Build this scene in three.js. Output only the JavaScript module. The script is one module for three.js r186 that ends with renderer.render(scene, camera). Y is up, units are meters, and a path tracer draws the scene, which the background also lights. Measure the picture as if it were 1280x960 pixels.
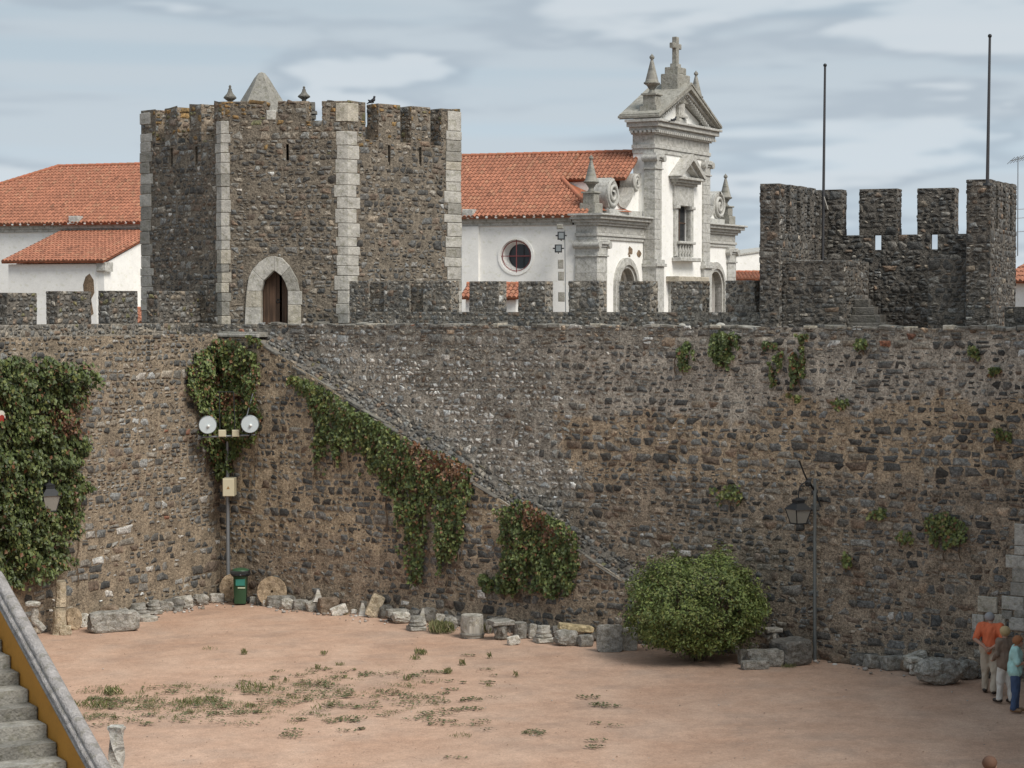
import * as THREE from 'three';
import { mergeGeometries, mergeVertices } from 'three/addons/utils/BufferGeometryUtils.js';

// ---------------------------------------------------------------- camera, sky, sun, exposure
const scene = new THREE.Scene();
const F = 2700, EYE = 8.47, TILT = Math.atan(95 / F);            // focal length in photo pixels, eye height, downward tilt
const camera = new THREE.PerspectiveCamera(2 * Math.atan(480 / F) * 180 / Math.PI, 4 / 3, 0.5, 3000);
camera.position.set(0, EYE, 0);
camera.rotation.x = -TILT;
scene.add(camera);
const renderer = new THREE.WebGLRenderer({ antialias: true });
renderer.toneMapping = THREE.LinearToneMapping;
renderer.toneMappingExposure = 1.3;
renderer.shadowMap.enabled = true;

const V3 = (x, y, z) => new THREE.Vector3(x, y, z);
function rng(seed) { let a = seed >>> 0; return () => { a = (a + 0x6D2B79F5) | 0; let t = Math.imul(a ^ (a >>> 15), 1 | a); t = (t + Math.imul(t ^ (t >>> 7), 61 | t)) ^ t; return ((t ^ (t >>> 14)) >>> 0) / 4294967296; }; }
const hash3 = (x, y, z) => { let h = Math.imul(x, 374761393) + Math.imul(y, 668265263) + Math.imul(z, 2147483647 ^ 0x5bd1e995); h = Math.imul(h ^ (h >>> 13), 1274126177); return ((h ^ (h >>> 16)) >>> 0) / 4294967296; };
const fade = t => t * t * (3 - 2 * t), lerp = (a, b, t) => a + (b - a) * t, clamp = (x, a = 0, b = 1) => Math.min(b, Math.max(a, x));
const smooth = (a, b, x) => fade(clamp((x - a) / (b - a)));
function noise3(x, y, z) {
  const i = Math.floor(x), j = Math.floor(y), k = Math.floor(z), u = fade(x - i), v = fade(y - j), w = fade(z - k);
  return lerp(lerp(lerp(hash3(i, j, k), hash3(i + 1, j, k), u), lerp(hash3(i, j + 1, k), hash3(i + 1, j + 1, k), u), v),
    lerp(lerp(hash3(i, j, k + 1), hash3(i + 1, j, k + 1), u), lerp(hash3(i, j + 1, k + 1), hash3(i + 1, j + 1, k + 1), u), v), w);
}
const fbm3 = (x, y, z, o = 4) => { let s = 0, a = 0.5, t = 0; for (let k = 0; k < o; k++) { s += a * noise3(x, y, z); t += a; a *= 0.5; x = x * 2.03 + 17.1; y = y * 2.03 + 5.3; z = z * 2.03 + 9.7; } return s / t; };
const fbm2 = (x, y, o = 4) => fbm3(x, y, 0.5, o);

// the sky: a bright, hazy, broken overcast, the same kind of cloud all round
{
  const W = 4096, H = 2048, d = new Float32Array(W * H * 4);
  const cs = new Float32Array(W), sn = new Float32Array(W);
  for (let i = 0; i < W; i++) { const a = ((i + 0.5) / W - 0.5) * 2 * Math.PI; cs[i] = Math.cos(a); sn[i] = Math.sin(a); }
  for (let j = 0; j < H; j++) {
    const el = ((j + 0.5) / H - 0.5) * Math.PI, e = Math.max(el, 0);
    const low = el < -0.03, high = el > 0.5, ey = 25 * Math.log(1 + e * 3.2);
    const step = high ? 4 : 1;
    for (let i = 0; i < W; i += step) {
      let r, g, b;
      if (low) { r = 0.30; g = 0.28; b = 0.26; } else {
        const x = cs[i] * 9, z = sn[i] * 9, o = high ? 3 : 5;
        const wx = noise3(x * 0.7 + 3, ey * 0.5, z * 0.7) * 1.4;
        const n = fbm3(x + wx, ey * 1.15 + 0.4 * wx, z - wx * 0.5, o), n2 = fbm3(x * 0.55 + 40, ey * 1.9 + 7, z * 0.55 + 11, o);
        const veil = smooth(0.34, 0.66, n2), puff = smooth(0.545, 0.64, n), dark = smooth(0.40, 0.53, n) * (1 - smooth(0.53, 0.62, n));
        const t = smooth(0, 0.16, e);
        r = lerp(0.72, 0.54, t); g = lerp(0.80, 0.62, t); b = lerp(0.855, 0.68, t);
        r = lerp(r, 0.655, veil * 0.7); g = lerp(g, 0.695, veil * 0.7); b = lerp(b, 0.73, veil * 0.7);
        const k = dark * 0.42; r = lerp(r, 0.40, k); g = lerp(g, 0.455, k); b = lerp(b, 0.525, k);
        const p = puff * 0.62; r = lerp(r, 0.80, p); g = lerp(g, 0.82, p); b = lerp(b, 0.84, p);
        r *= 0.655; g *= 0.69; b *= 0.715;
      }
      for (let s = 0; s < step; s++) { const q = (j * W + i + s) * 4; d[q] = r; d[q + 1] = g; d[q + 2] = b; d[q + 3] = 1; }
    }
  }
  const sky = new THREE.DataTexture(d, W, H, THREE.RGBAFormat, THREE.FloatType);
  sky.mapping = THREE.EquirectangularReflectionMapping; sky.magFilter = THREE.LinearFilter; sky.minFilter = THREE.LinearFilter; sky.needsUpdate = true;
  scene.background = sky; scene.environment = sky;
}
// the sun behind thin cloud, high to the right of and a little behind the camera: right-hand faces are lit, the long wall is not
const sun = new THREE.DirectionalLight(new THREE.Color(1, 0.94, 0.85), 2.9);
sun.position.set(54, 92, 4); sun.target.position.set(0, 4, -52);
sun.castShadow = true; sun.shadow.radius = 55; sun.shadow.mapSize.set(4096, 4096);
Object.assign(sun.shadow.camera, { left: -70, right: 70, top: 70, bottom: -70, near: 1, far: 260 });
scene.add(sun, sun.target);

// ---------------------------------------------------------------- pixels to places
const sT = Math.sin(-TILT), cT = Math.cos(-TILT);
function ray(px, py) { const x = (px - 640) / F, y = (480 - py) / F; return V3(x, y * cT + sT, y * sT - cT); }
const at = (px, py, z) => { const r = ray(px, py); return r.multiplyScalar(z / -r.z).add(V3(0, EYE, 0)); };       // at a distance z in front
const gnd = (px, py, y = 0) => { const r = ray(px, py); return r.multiplyScalar((y - EYE) / r.y).add(V3(0, EYE, 0)); };   // where it meets level ground
const hit = (px, py, P, N) => { const r = ray(px, py), t = (P.clone().sub(V3(0, EYE, 0)).dot(N)) / r.dot(N); return r.multiplyScalar(t).add(V3(0, EYE, 0)); };
function pix(p) { const x = p.x, y = p.y - EYE, z = p.z, Y = y * cT + z * sT, Z = -y * sT + z * cT; return [640 + F * x / -Z, 480 - F * Y / -Z, -Z]; }
const yAt = (py, z) => at(640, py, z).y;

// ---------------------------------------------------------------- textures (grain, never shapes or light)
function tex(n, fn, srgb = true) {
  const d = new Uint8Array(n * n * 4);
  for (let j = 0; j < n; j++) for (let i = 0; i < n; i++) { const c = fn(i / n, j / n), q = (j * n + i) * 4; d[q] = clamp(c[0]) * 255; d[q + 1] = clamp(c[1]) * 255; d[q + 2] = clamp(c[2]) * 255; d[q + 3] = 255; }
  const t = new THREE.DataTexture(d, n, n); t.wrapS = t.wrapT = THREE.RepeatWrapping; t.magFilter = THREE.LinearFilter; t.minFilter = THREE.LinearMipmapLinearFilter; t.generateMipmaps = true;
  if (srgb) t.colorSpace = THREE.SRGBColorSpace; t.needsUpdate = true; return t;
}
// tiling noise: the lattice repeats
const wrap = (i, p) => ((i % p) + p) % p;
function tor(u, v, f, s, o = 3) { let r = 0, a = 0.5, t = 0, p = Math.max(2, Math.round(f)); for (let k = 0; k < o; k++) { const x = u * p, y = v * p, i = Math.floor(x), j = Math.floor(y), fx = fade(x - i), fy = fade(y - j), i0 = wrap(i, p), i1 = wrap(i + 1, p), j0 = wrap(j, p), j1 = wrap(j + 1, p), z = s * 7 + k; r += a * lerp(lerp(hash3(i0, j0, z), hash3(i1, j0, z), fx), lerp(hash3(i0, j1, z), hash3(i1, j1, z), fx), fy); t += a; a *= 0.5; p *= 2; } return r / t; }
const grey = (v, c = 1) => [v, v, v * c];
const stoneTex = tex(512, (u, v) => { const n = tor(u, v, 26, 3, 4), m = tor(u, v, 90, 8, 2), p = tor(u, v, 9, 20, 3); return grey(0.62 + 0.50 * (n - 0.5) + 0.42 * (m - 0.5) + 0.34 * (p - 0.5) + 0.16); });
const stoneBump = tex(512, (u, v) => grey(0.5 + (tor(u, v, 22, 5, 4) - 0.5) * 1.0 + (tor(u, v, 80, 9, 2) - 0.5) * 0.6), false);
const mortarTex = tex(512, (u, v) => { const n = tor(u, v, 40, 31, 4), m = tor(u, v, 120, 12, 2), p = tor(u, v, 7, 60, 3), s = tor(u, v, 60, 77, 2) > 0.66 ? -0.16 : 0; const g = 0.78 + 0.4 * (n - 0.5) + 0.34 * (m - 0.5) + 0.3 * (p - 0.5) + s; return [g, g * 0.985, g * 0.97]; });
const plasterTex = tex(512, (u, v) => { const n = tor(u, v, 9, 41, 4), m = tor(u, v, 70, 13, 2), s = smooth(0.62, 0.76, tor(u, v, 14, 90, 4)); const g = 0.95 + 0.06 * (n - 0.5) + 0.05 * (m - 0.5) - s * 0.035; return [g, g * 0.995, g * 0.985 - s * 0.02]; });
const limeTex = tex(512, (u, v) => { const n = tor(u, v, 14, 51, 4), m = tor(u, v, 80, 15, 2), l = smooth(0.56, 0.70, tor(u, v, 24, 95, 4)); const g = 0.9 + 0.26 * (n - 0.5) + 0.2 * (m - 0.5) - l * 0.09; return [g, g * 0.99, g * (0.97 - l * 0.03)]; });
const rockTex = tex(512, (u, v) => { const n = tor(u, v, 8, 151, 4), m = tor(u, v, 90, 115, 2), l = smooth(0.54, 0.62, tor(u, v, 11, 195, 4)), d = smooth(0.56, 0.66, tor(u, v, 17, 295, 4)); const g = 0.80 + 0.3 * (n - 0.5) + 0.3 * (m - 0.5) + l * 0.08 - d * 0.10; return [g, g * (0.99 - d * 0.01), g * (0.97 - d * 0.04)]; });
const woodTex = tex(256, (u, v) => { const n = tor(u * 1, v, 5, 61, 2), g = fbm3(u * 60, v * 3, 2, 3), k = 0.72 + 0.5 * (g - 0.5) + 0.3 * (n - 0.5); return [k, k * 0.95, k * 0.9]; });
const clayTex = tex(256, (u, v) => { const n = tor(u, v, 16, 71, 4), m = tor(u, v, 60, 17, 2); const g = 0.84 + 0.34 * (n - 0.5) + 0.2 * (m - 0.5); return [g, g * 0.97, g * 0.95]; });
const dirtTex = tex(1024, (u, v) => { const n = tor(u, v, 60, 81, 4), m = tor(u, v, 260, 18, 2), p = tor(u, v, 6, 99, 4), q = tor(u, v, 17, 120, 4); const g = 0.87 + 0.10 * (n - 0.5) + 0.16 * (m - 0.5) + 0.10 * (p - 0.5) + 0.08 * (q - 0.5); return [g, g * (0.985 + 0.06 * (p - 0.5)), g * (0.97 + 0.10 * (p - 0.5))]; });

const mat = (c, rough = 0.9, o = {}) => new THREE.MeshStandardMaterial({ color: c instanceof THREE.Color ? c : new THREE.Color().setRGB(...c), roughness: rough, side: THREE.DoubleSide, ...o });
const lin = (r, g, b) => new THREE.Color().setRGB(r, g, b);
const M = {
  stone: mat([1.8, 1.8, 1.8], 0.92, { vertexColors: true, map: stoneTex, bumpMap: stoneBump, bumpScale: 0.02 }),
  mortar: mat([1.8, 1.8, 1.8], 0.97, { vertexColors: true, map: mortarTex, bumpMap: stoneBump, bumpScale: 0.025 }),
  lime: mat([0.50, 0.495, 0.475], 0.9, { map: limeTex, bumpMap: stoneBump, bumpScale: 0.012 }),
  limeDark: mat([0.33, 0.325, 0.305], 0.92, { map: limeTex, bumpMap: stoneBump, bumpScale: 0.015 }),
  limeWarm: mat([0.50, 0.475, 0.42], 0.92, { map: limeTex, bumpMap: stoneBump, bumpScale: 0.015 }),
  limeWhite: mat([0.60, 0.60, 0.58], 0.9, { map: limeTex, bumpMap: stoneBump, bumpScale: 0.012 }),
  trim: mat([0.57, 0.575, 0.57], 0.9, { map: limeTex, bumpMap: stoneBump, bumpScale: 0.012 }),
  trimDark: mat([0.54, 0.54, 0.53], 0.92, { map: limeTex, bumpMap: stoneBump, bumpScale: 0.015 }),
  trimWarm: mat([0.50, 0.46, 0.39], 0.92, { map: limeTex }),
  trimTop: mat([0.36, 0.355, 0.33], 0.92, { map: limeTex, bumpMap: stoneBump, bumpScale: 0.02 }),
  granite: mat([0.17, 0.165, 0.155], 0.92, { map: limeTex, bumpMap: stoneBump, bumpScale: 0.02 }),
  weath: mat([0.22, 0.215, 0.20], 0.92, { map: limeTex, bumpMap: stoneBump, bumpScale: 0.02 }),
  plaster: mat([0.95, 0.95, 0.94], 0.9, { map: plasterTex }),
  adobe: mat([0.33, 0.24, 0.16], 0.95, { map: mortarTex }),
  wood: mat([0.185, 0.125, 0.092], 0.85, { map: woodTex }),
  woodDark: mat([0.165, 0.11, 0.08], 0.85, { map: woodTex }),
  iron: mat([0.03, 0.032, 0.035], 0.55, { metalness: 0.5 }),
  steel: mat([0.26, 0.28, 0.30], 0.5, { metalness: 0.6 }),
  darkGlass: mat([0.02, 0.022, 0.026], 0.12),
  tile: mat([1.25, 1.25, 1.25], 0.88, { vertexColors: true, map: clayTex }),
  clay: mat([0.42, 0.15, 0.075], 0.88, { map: clayTex }),
  leaf: mat([1, 1, 1], 0.55, { vertexColors: true }),
  twig: mat([0.12, 0.085, 0.055], 0.95),
  rock: mat([1.65, 1.65, 1.63], 0.93, { vertexColors: true, map: rockTex, bumpMap: stoneBump, bumpScale: 0.03 }),
};

// ---------------------------------------------------------------- things and parts
const taken = {};
const numbered = n => { const k = taken[n] = (taken[n] || 0) + 1; return k === 1 ? n : `${n}_${String(k - 1).padStart(3, '0')}`; };
function thing(name, label, category, base = V3(0, 0, 0), group) {
  const g = new THREE.Group(); g.name = numbered(name); g.position.copy(base); g.userData = { label, category }; if (group) g.userData.group = group; scene.add(g); return g;
}
function part(t, name, geom, material, parent = t, kind) {              // geom in world places; t is the thing it belongs to
  if (Array.isArray(geom)) geom = merge(geom);
  geom.translate(-t.position.x, -t.position.y, -t.position.z);
  const m = new THREE.Mesh(geom, material); m.name = name; parent.add(m); if (kind) m.userData.kind = kind; return m;
}
function setting(name, geom, material, label, kind = 'structure', category) { const m = new THREE.Mesh(geom, material); m.name = numbered(name); m.userData = { kind, label }; if (category) m.userData.category = category; scene.add(m); return m; }
function merge(list) {
  const has = list.some(g => g.attributes.color);
  const ls = list.map(g => { g = g.index ? g.toNonIndexed() : g; for (const k of Object.keys(g.attributes)) if (!['position', 'normal', 'uv', 'color'].includes(k)) g.deleteAttribute(k);
    if (!g.attributes.normal) g.computeVertexNormals(); if (!g.attributes.uv) g.setAttribute('uv', new THREE.BufferAttribute(new Float32Array(g.attributes.position.count * 2), 2));
    if (has && !g.attributes.color) g.setAttribute('color', new THREE.BufferAttribute(new Float32Array(g.attributes.position.count * 3).fill(1), 3)); return g; });
  return mergeGeometries(ls);
}
const tint = (g, c) => { const n = g.attributes.position.count, a = new Float32Array(n * 3); for (let i = 0; i < n; i++) a.set(c, i * 3); g.setAttribute('color', new THREE.BufferAttribute(a, 3)); return g; };
// a frame: a corner, a direction along, up, and outward
const frame = (o, U, N, V = V3(0, 1, 0)) => ({ o: o.clone(), U: U.clone().normalize(), V: V.clone().normalize(), N: N.clone().normalize() });
const fp = (f, u, v, d = 0) => f.o.clone().addScaledVector(f.U, u).addScaledVector(f.V, v).addScaledVector(f.N, d);
const fmat = f => new THREE.Matrix4().makeBasis(f.U, f.V, f.N).setPosition(f.o);
function inF(g, f) {                              // a left-handed frame turns faces inside out: turn them back
  const m = fmat(f); g.applyMatrix4(m);
  if (m.determinant() < 0) { if (g.index) { const a = g.index.array; for (let i = 0; i < a.length; i += 3) { const t = a[i]; a[i] = a[i + 1]; a[i + 1] = t; } } else for (const k of Object.keys(g.attributes)) { const A = g.attributes[k], n = A.itemSize, a = A.array; for (let i = 0; i < A.count; i += 3) for (let j = 0; j < n; j++) { const t = a[i * n + j]; a[i * n + j] = a[(i + 1) * n + j]; a[(i + 1) * n + j] = t; } } }
  return g;
}
// boxes whose texture runs in metres
function metreUV(g, s = 1) { g = g.index ? g.toNonIndexed() : g; const p = g.attributes.position, n = g.attributes.normal, uv = new Float32Array(p.count * 2);
  for (let i = 0; i < p.count; i++) { const ax = Math.abs(n.getX(i)), ay = Math.abs(n.getY(i)), az = Math.abs(n.getZ(i)); const [a, b] = ay > ax && ay > az ? [p.getX(i), p.getZ(i)] : ax > az ? [p.getZ(i), p.getY(i)] : [p.getX(i), p.getY(i)]; uv[i * 2] = a * s; uv[i * 2 + 1] = b * s; }
  g.setAttribute('uv', new THREE.BufferAttribute(uv, 2)); return g; }
const box = (x0, x1, y0, y1, z0, z1) => metreUV(new THREE.BoxGeometry(x1 - x0, y1 - y0, z1 - z0).translate((x0 + x1) / 2, (y0 + y1) / 2, (z0 + z1) / 2), 0.5);
function bevelBox(x0, x1, y0, y1, z0, z1, b = 0.02) {                       // chamfered on the edges that face out (z1)
  const s = new THREE.Shape([[x0 + b, y0 + b], [x1 - b, y0 + b], [x1 - b, y1 - b], [x0 + b, y1 - b]].map(a => new THREE.Vector2(...a)));
  const g = new THREE.ExtrudeGeometry(s, { depth: Math.max(0.01, z1 - z0 - 2 * b), bevelEnabled: true, bevelThickness: b, bevelSize: b, bevelSegments: 1 }).translate(0, 0, z0 + b);
  return metreUV(g, 0.5);
}
const extr = (pts, depth, holes = [], o = {}) => { const s = new THREE.Shape(pts.map(a => new THREE.Vector2(...a))); for (const h of holes) s.holes.push(new THREE.Path(h.map(a => new THREE.Vector2(...a)))); return metreUV(new THREE.ExtrudeGeometry(s, { depth, bevelEnabled: false, ...o }), 0.5); };
const tube = (a, b, r, r2 = r, n = 8) => { const d = b.clone().sub(a), g = new THREE.CylinderGeometry(r2, r, d.length(), n); g.applyQuaternion(new THREE.Quaternion().setFromUnitVectors(V3(0, 1, 0), d.normalize())); return g.translate((a.x + b.x) / 2, (a.y + b.y) / 2, (a.z + b.z) / 2); };
const lathe = (pts, n = 20) => new THREE.LatheGeometry(pts.map(a => new THREE.Vector2(...a)), n);
// ---------------------------------------------------------------- rubble masonry: every stone is cut, none is painted
const PAL = { dark: [0.068, 0.066, 0.062], coal: [0.102, 0.099, 0.093], slate: [0.155, 0.151, 0.142], mid: [0.205, 0.197, 0.178], warm: [0.228, 0.2, 0.163], brown: [0.165, 0.125, 0.095], pale: [0.34, 0.33, 0.31], white: [0.56, 0.55, 0.52], red: [0.24, 0.115, 0.075], tan: [0.32, 0.25, 0.185], ochre: [0.23, 0.145, 0.06], moss: [0.15, 0.14, 0.075] };
const MOR = { tan: [0.335, 0.272, 0.198], sand: [0.32, 0.268, 0.202], pale: [0.345, 0.32, 0.28], grey: [0.235, 0.22, 0.193], brown: [0.25, 0.21, 0.164], dark: [0.118, 0.11, 0.098], tower: [0.162, 0.143, 0.116], wallA: [0.23, 0.192, 0.145], rubble: [0.268, 0.252, 0.222], stairT: [0.375, 0.31, 0.225], stairB: [0.295, 0.245, 0.187] };
// what the photograph shows at a place: stone kinds with weights, joint width, how often a bed is split small, how many stones are missing under mortar
function zoneAt(px, py, zone) {
  const m = (fbm2(px / 70 + 9, py / 50 + 3, 3) - 0.5) * 110 + (fbm2(px / 17, py / 13 + 60, 2) - 0.5) * 60, x = px + m, y = py + m * 0.8;
  let s;
  if (zone === 'A') s = y < 520 ? { k: { dark: 2.4, coal: 4, slate: 4, mid: 3, warm: 2.2, brown: 1.8, pale: 0.7, white: 0.08, tan: 0.5 }, gap: 0.05, split: 0.25, drop: 0.06, m: MOR.wallA }
    : y < 640 ? { k: { dark: 1.4, coal: 3, slate: 4, mid: 3, warm: 2.4, brown: 2.4, pale: 0.8, white: 0.2, red: 0.1 }, gap: 0.045, split: 0.45, drop: 0.06, m: MOR.wallA }
      : { k: { dark: 1, coal: 3, slate: 3, mid: 2.4, warm: 2, brown: 2, pale: 0.9, white: 0.7 }, gap: 0.07, split: 0.4, drop: 0.36, m: MOR.wallA };
  else if (zone === 'S') s = y < 560 ? { k: { dark: 2.4, coal: 4, slate: 4, mid: 3, brown: 1.6, warm: 2, tan: 0.5 }, gap: 0.055, split: 0.15, drop: 0.05, m: MOR.stairT }
    : y < 680 ? { k: { dark: 2, coal: 4, slate: 4, mid: 2.5, warm: 1.5, brown: 1, pale: 0.3 }, gap: 0.055, split: 0.25, drop: 0.12, m: MOR.stairT }
      : x < 470 ? { k: { coal: 3, slate: 3, mid: 2, brown: 2, warm: 2, red: 0.05, white: 0.15 }, gap: 0.06, split: 0.35, drop: 0.30, m: MOR.stairB }
        : { k: { dark: 2, coal: 4, slate: 4, brown: 2, warm: 1.4, pale: 0.3, white: 0.2 }, gap: 0.04, split: 0.12, drop: 0.07, m: MOR.stairB };
  else if (zone === 'B') {
    if (y < 432) s = { k: { mid: 3, warm: 3, slate: 2, coal: 1.5, pale: 1.6, tan: 0.8, brown: 1, red: 0.12 }, gap: 0.03, split: 0.5, drop: 0.1, m: MOR.grey };
    else if (x < 700 && y < 620) s = y < 470 ? { asp: [0.65, 1.4], k: { mid: 4, pale: 3.4, warm: 2, slate: 2, coal: 0.5, white: 0.3, red: 0.2 }, gap: 0.03, split: 0.25, drop: 0.12, m: MOR.rubble } : { asp: [0.6, 1.3], k: { pale: 4.4, mid: 3, slate: 1.4, white: 0.9, warm: 1.6, coal: 0.7, brown: 0.4 }, gap: 0.034, split: 0.2, drop: 0.12, m: MOR.rubble };
    else if (y > 690) s = { k: { coal: 3, slate: 3, mid: 2, warm: 2.4, brown: 2.4, dark: 1.4, pale: 0.5, red: 0.1, tan: 0.6, mid: 3 }, asp: [0.7, 1.9], gap: 0.03, split: 0.35, drop: 0.18, m: MOR.brown };
    else if (x > 1000 && y < 545) s = { k: { dark: 4, coal: 4, slate: 3, mid: 1.2, brown: 0.8, warm: 0.8 }, gap: 0.065, split: 0.25, drop: 0.10, m: y < 500 ? MOR.pale : MOR.tan };
    else if (y < 520) s = { k: { dark: 2.6, coal: 4, slate: 4.4, mid: 2.6, warm: 1.6, brown: 1.4, pale: 0.3 }, gap: 0.065, split: 0.25, drop: 0.06, m: MOR.pale };
    else s = { k: { dark: 2.4, coal: 4, slate: 4.5, mid: 2.6, brown: 1.4, warm: 1.6, pale: 0.4, tan: 0.4 }, gap: 0.045, split: 0.2, drop: 0.05, m: y < 600 ? MOR.tan : MOR.brown };
  } else if (zone === 'T') s = y < 180 ? { k: { coal: 1.6, slate: 2, mid: 3, warm: 3, brown: 2.5, ochre: y < 150 ? 6 : 1.3, moss: y < 150 ? 2.5 : 0.4 }, gap: 0.035, split: 0.3, drop: 0.12, m: MOR.tower }
    : { k: { dark: 3, coal: 4, slate: 3, mid: 2, warm: 1.6, brown: 2.2, pale: 0.15, white: 0.04 }, gap: 0.042, split: 0.28, drop: 0.1, m: MOR.tower };
  else if (zone === 'R') s = { k: { dark: 6, coal: 4, slate: 1.5, brown: 0.7, warm: 0.3, mid: 0.4 }, gap: 0.024, split: 0.4, drop: 0.08, m: MOR.dark };
  else if (zone === 'PA') s = { asp: [0.7, 1.5], k: { dark: 1, coal: 2.4, slate: 3, mid: 2, warm: 1.4, brown: 1.2, moss: 0.6 }, gap: 0.02, split: 0.3, drop: 0.06, m: MOR.dark };
  else s = { asp: [0.7, 1.5], k: { coal: 1.6, slate: 3, mid: 3.4, warm: 2.4, brown: 1, pale: 1 }, gap: 0.02, split: 0.3, drop: 0.06, m: MOR.grey };   // parapets
  const dg = 418 + 0.66 * (px - 312) - py;                                   // worn pale rubble just above the ruined stair
  if (zone === 'B' && px > 400 && px < 700 && dg > -5 && dg < 40 + 60 * fbm2(px / 40, 3, 2)) s = { asp: [0.6, 1.3], k: { pale: 6, white: 1.6, mid: 2.4, slate: 1, warm: 1 }, gap: 0.034, split: 0.2, drop: 0.14, m: MOR.pale };
  if (zone.length === 1 && 'ABST'.includes(zone)) { const q = fbm2(px / 46 + 70, py / 30 + 20, 3); if (q > 0.6) s = { ...s, drop: s.drop + 0.22, gap: s.gap * 1.15 }; else if (q < 0.38) s = { ...s, gap: s.gap * 0.6, split: s.split * 0.5, big: 1.25 }; }   // smeared and repaired patches; tighter, larger work
  return s;
}
function pick(k, r) { let t = 0; for (const a in k) t += k[a]; r *= t; for (const a in k) { r -= k[a]; if (r <= 0) return PAL[a]; } return PAL.mid; }
function clipPoly(P, nx, ny, c) { const R = []; for (let i = 0; i < P.length; i++) { const a = P[i], b = P[(i + 1) % P.length], da = a[0] * nx + a[1] * ny - c, db = b[0] * nx + b[1] * ny - c; if (da <= 0) R.push(a); if ((da < 0 && db > 0) || (da > 0 && db < 0)) { const t = da / (da - db); R.push([a[0] + (b[0] - a[0]) * t, a[1] + (b[1] - a[1]) * t]); } } return R; }
const areaOf = P => { let s = 0; for (let i = 0; i < P.length; i++) { const a = P[i], b = P[(i + 1) % P.length]; s += a[0] * b[1] - a[1] * b[0]; } return s / 2; };
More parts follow.
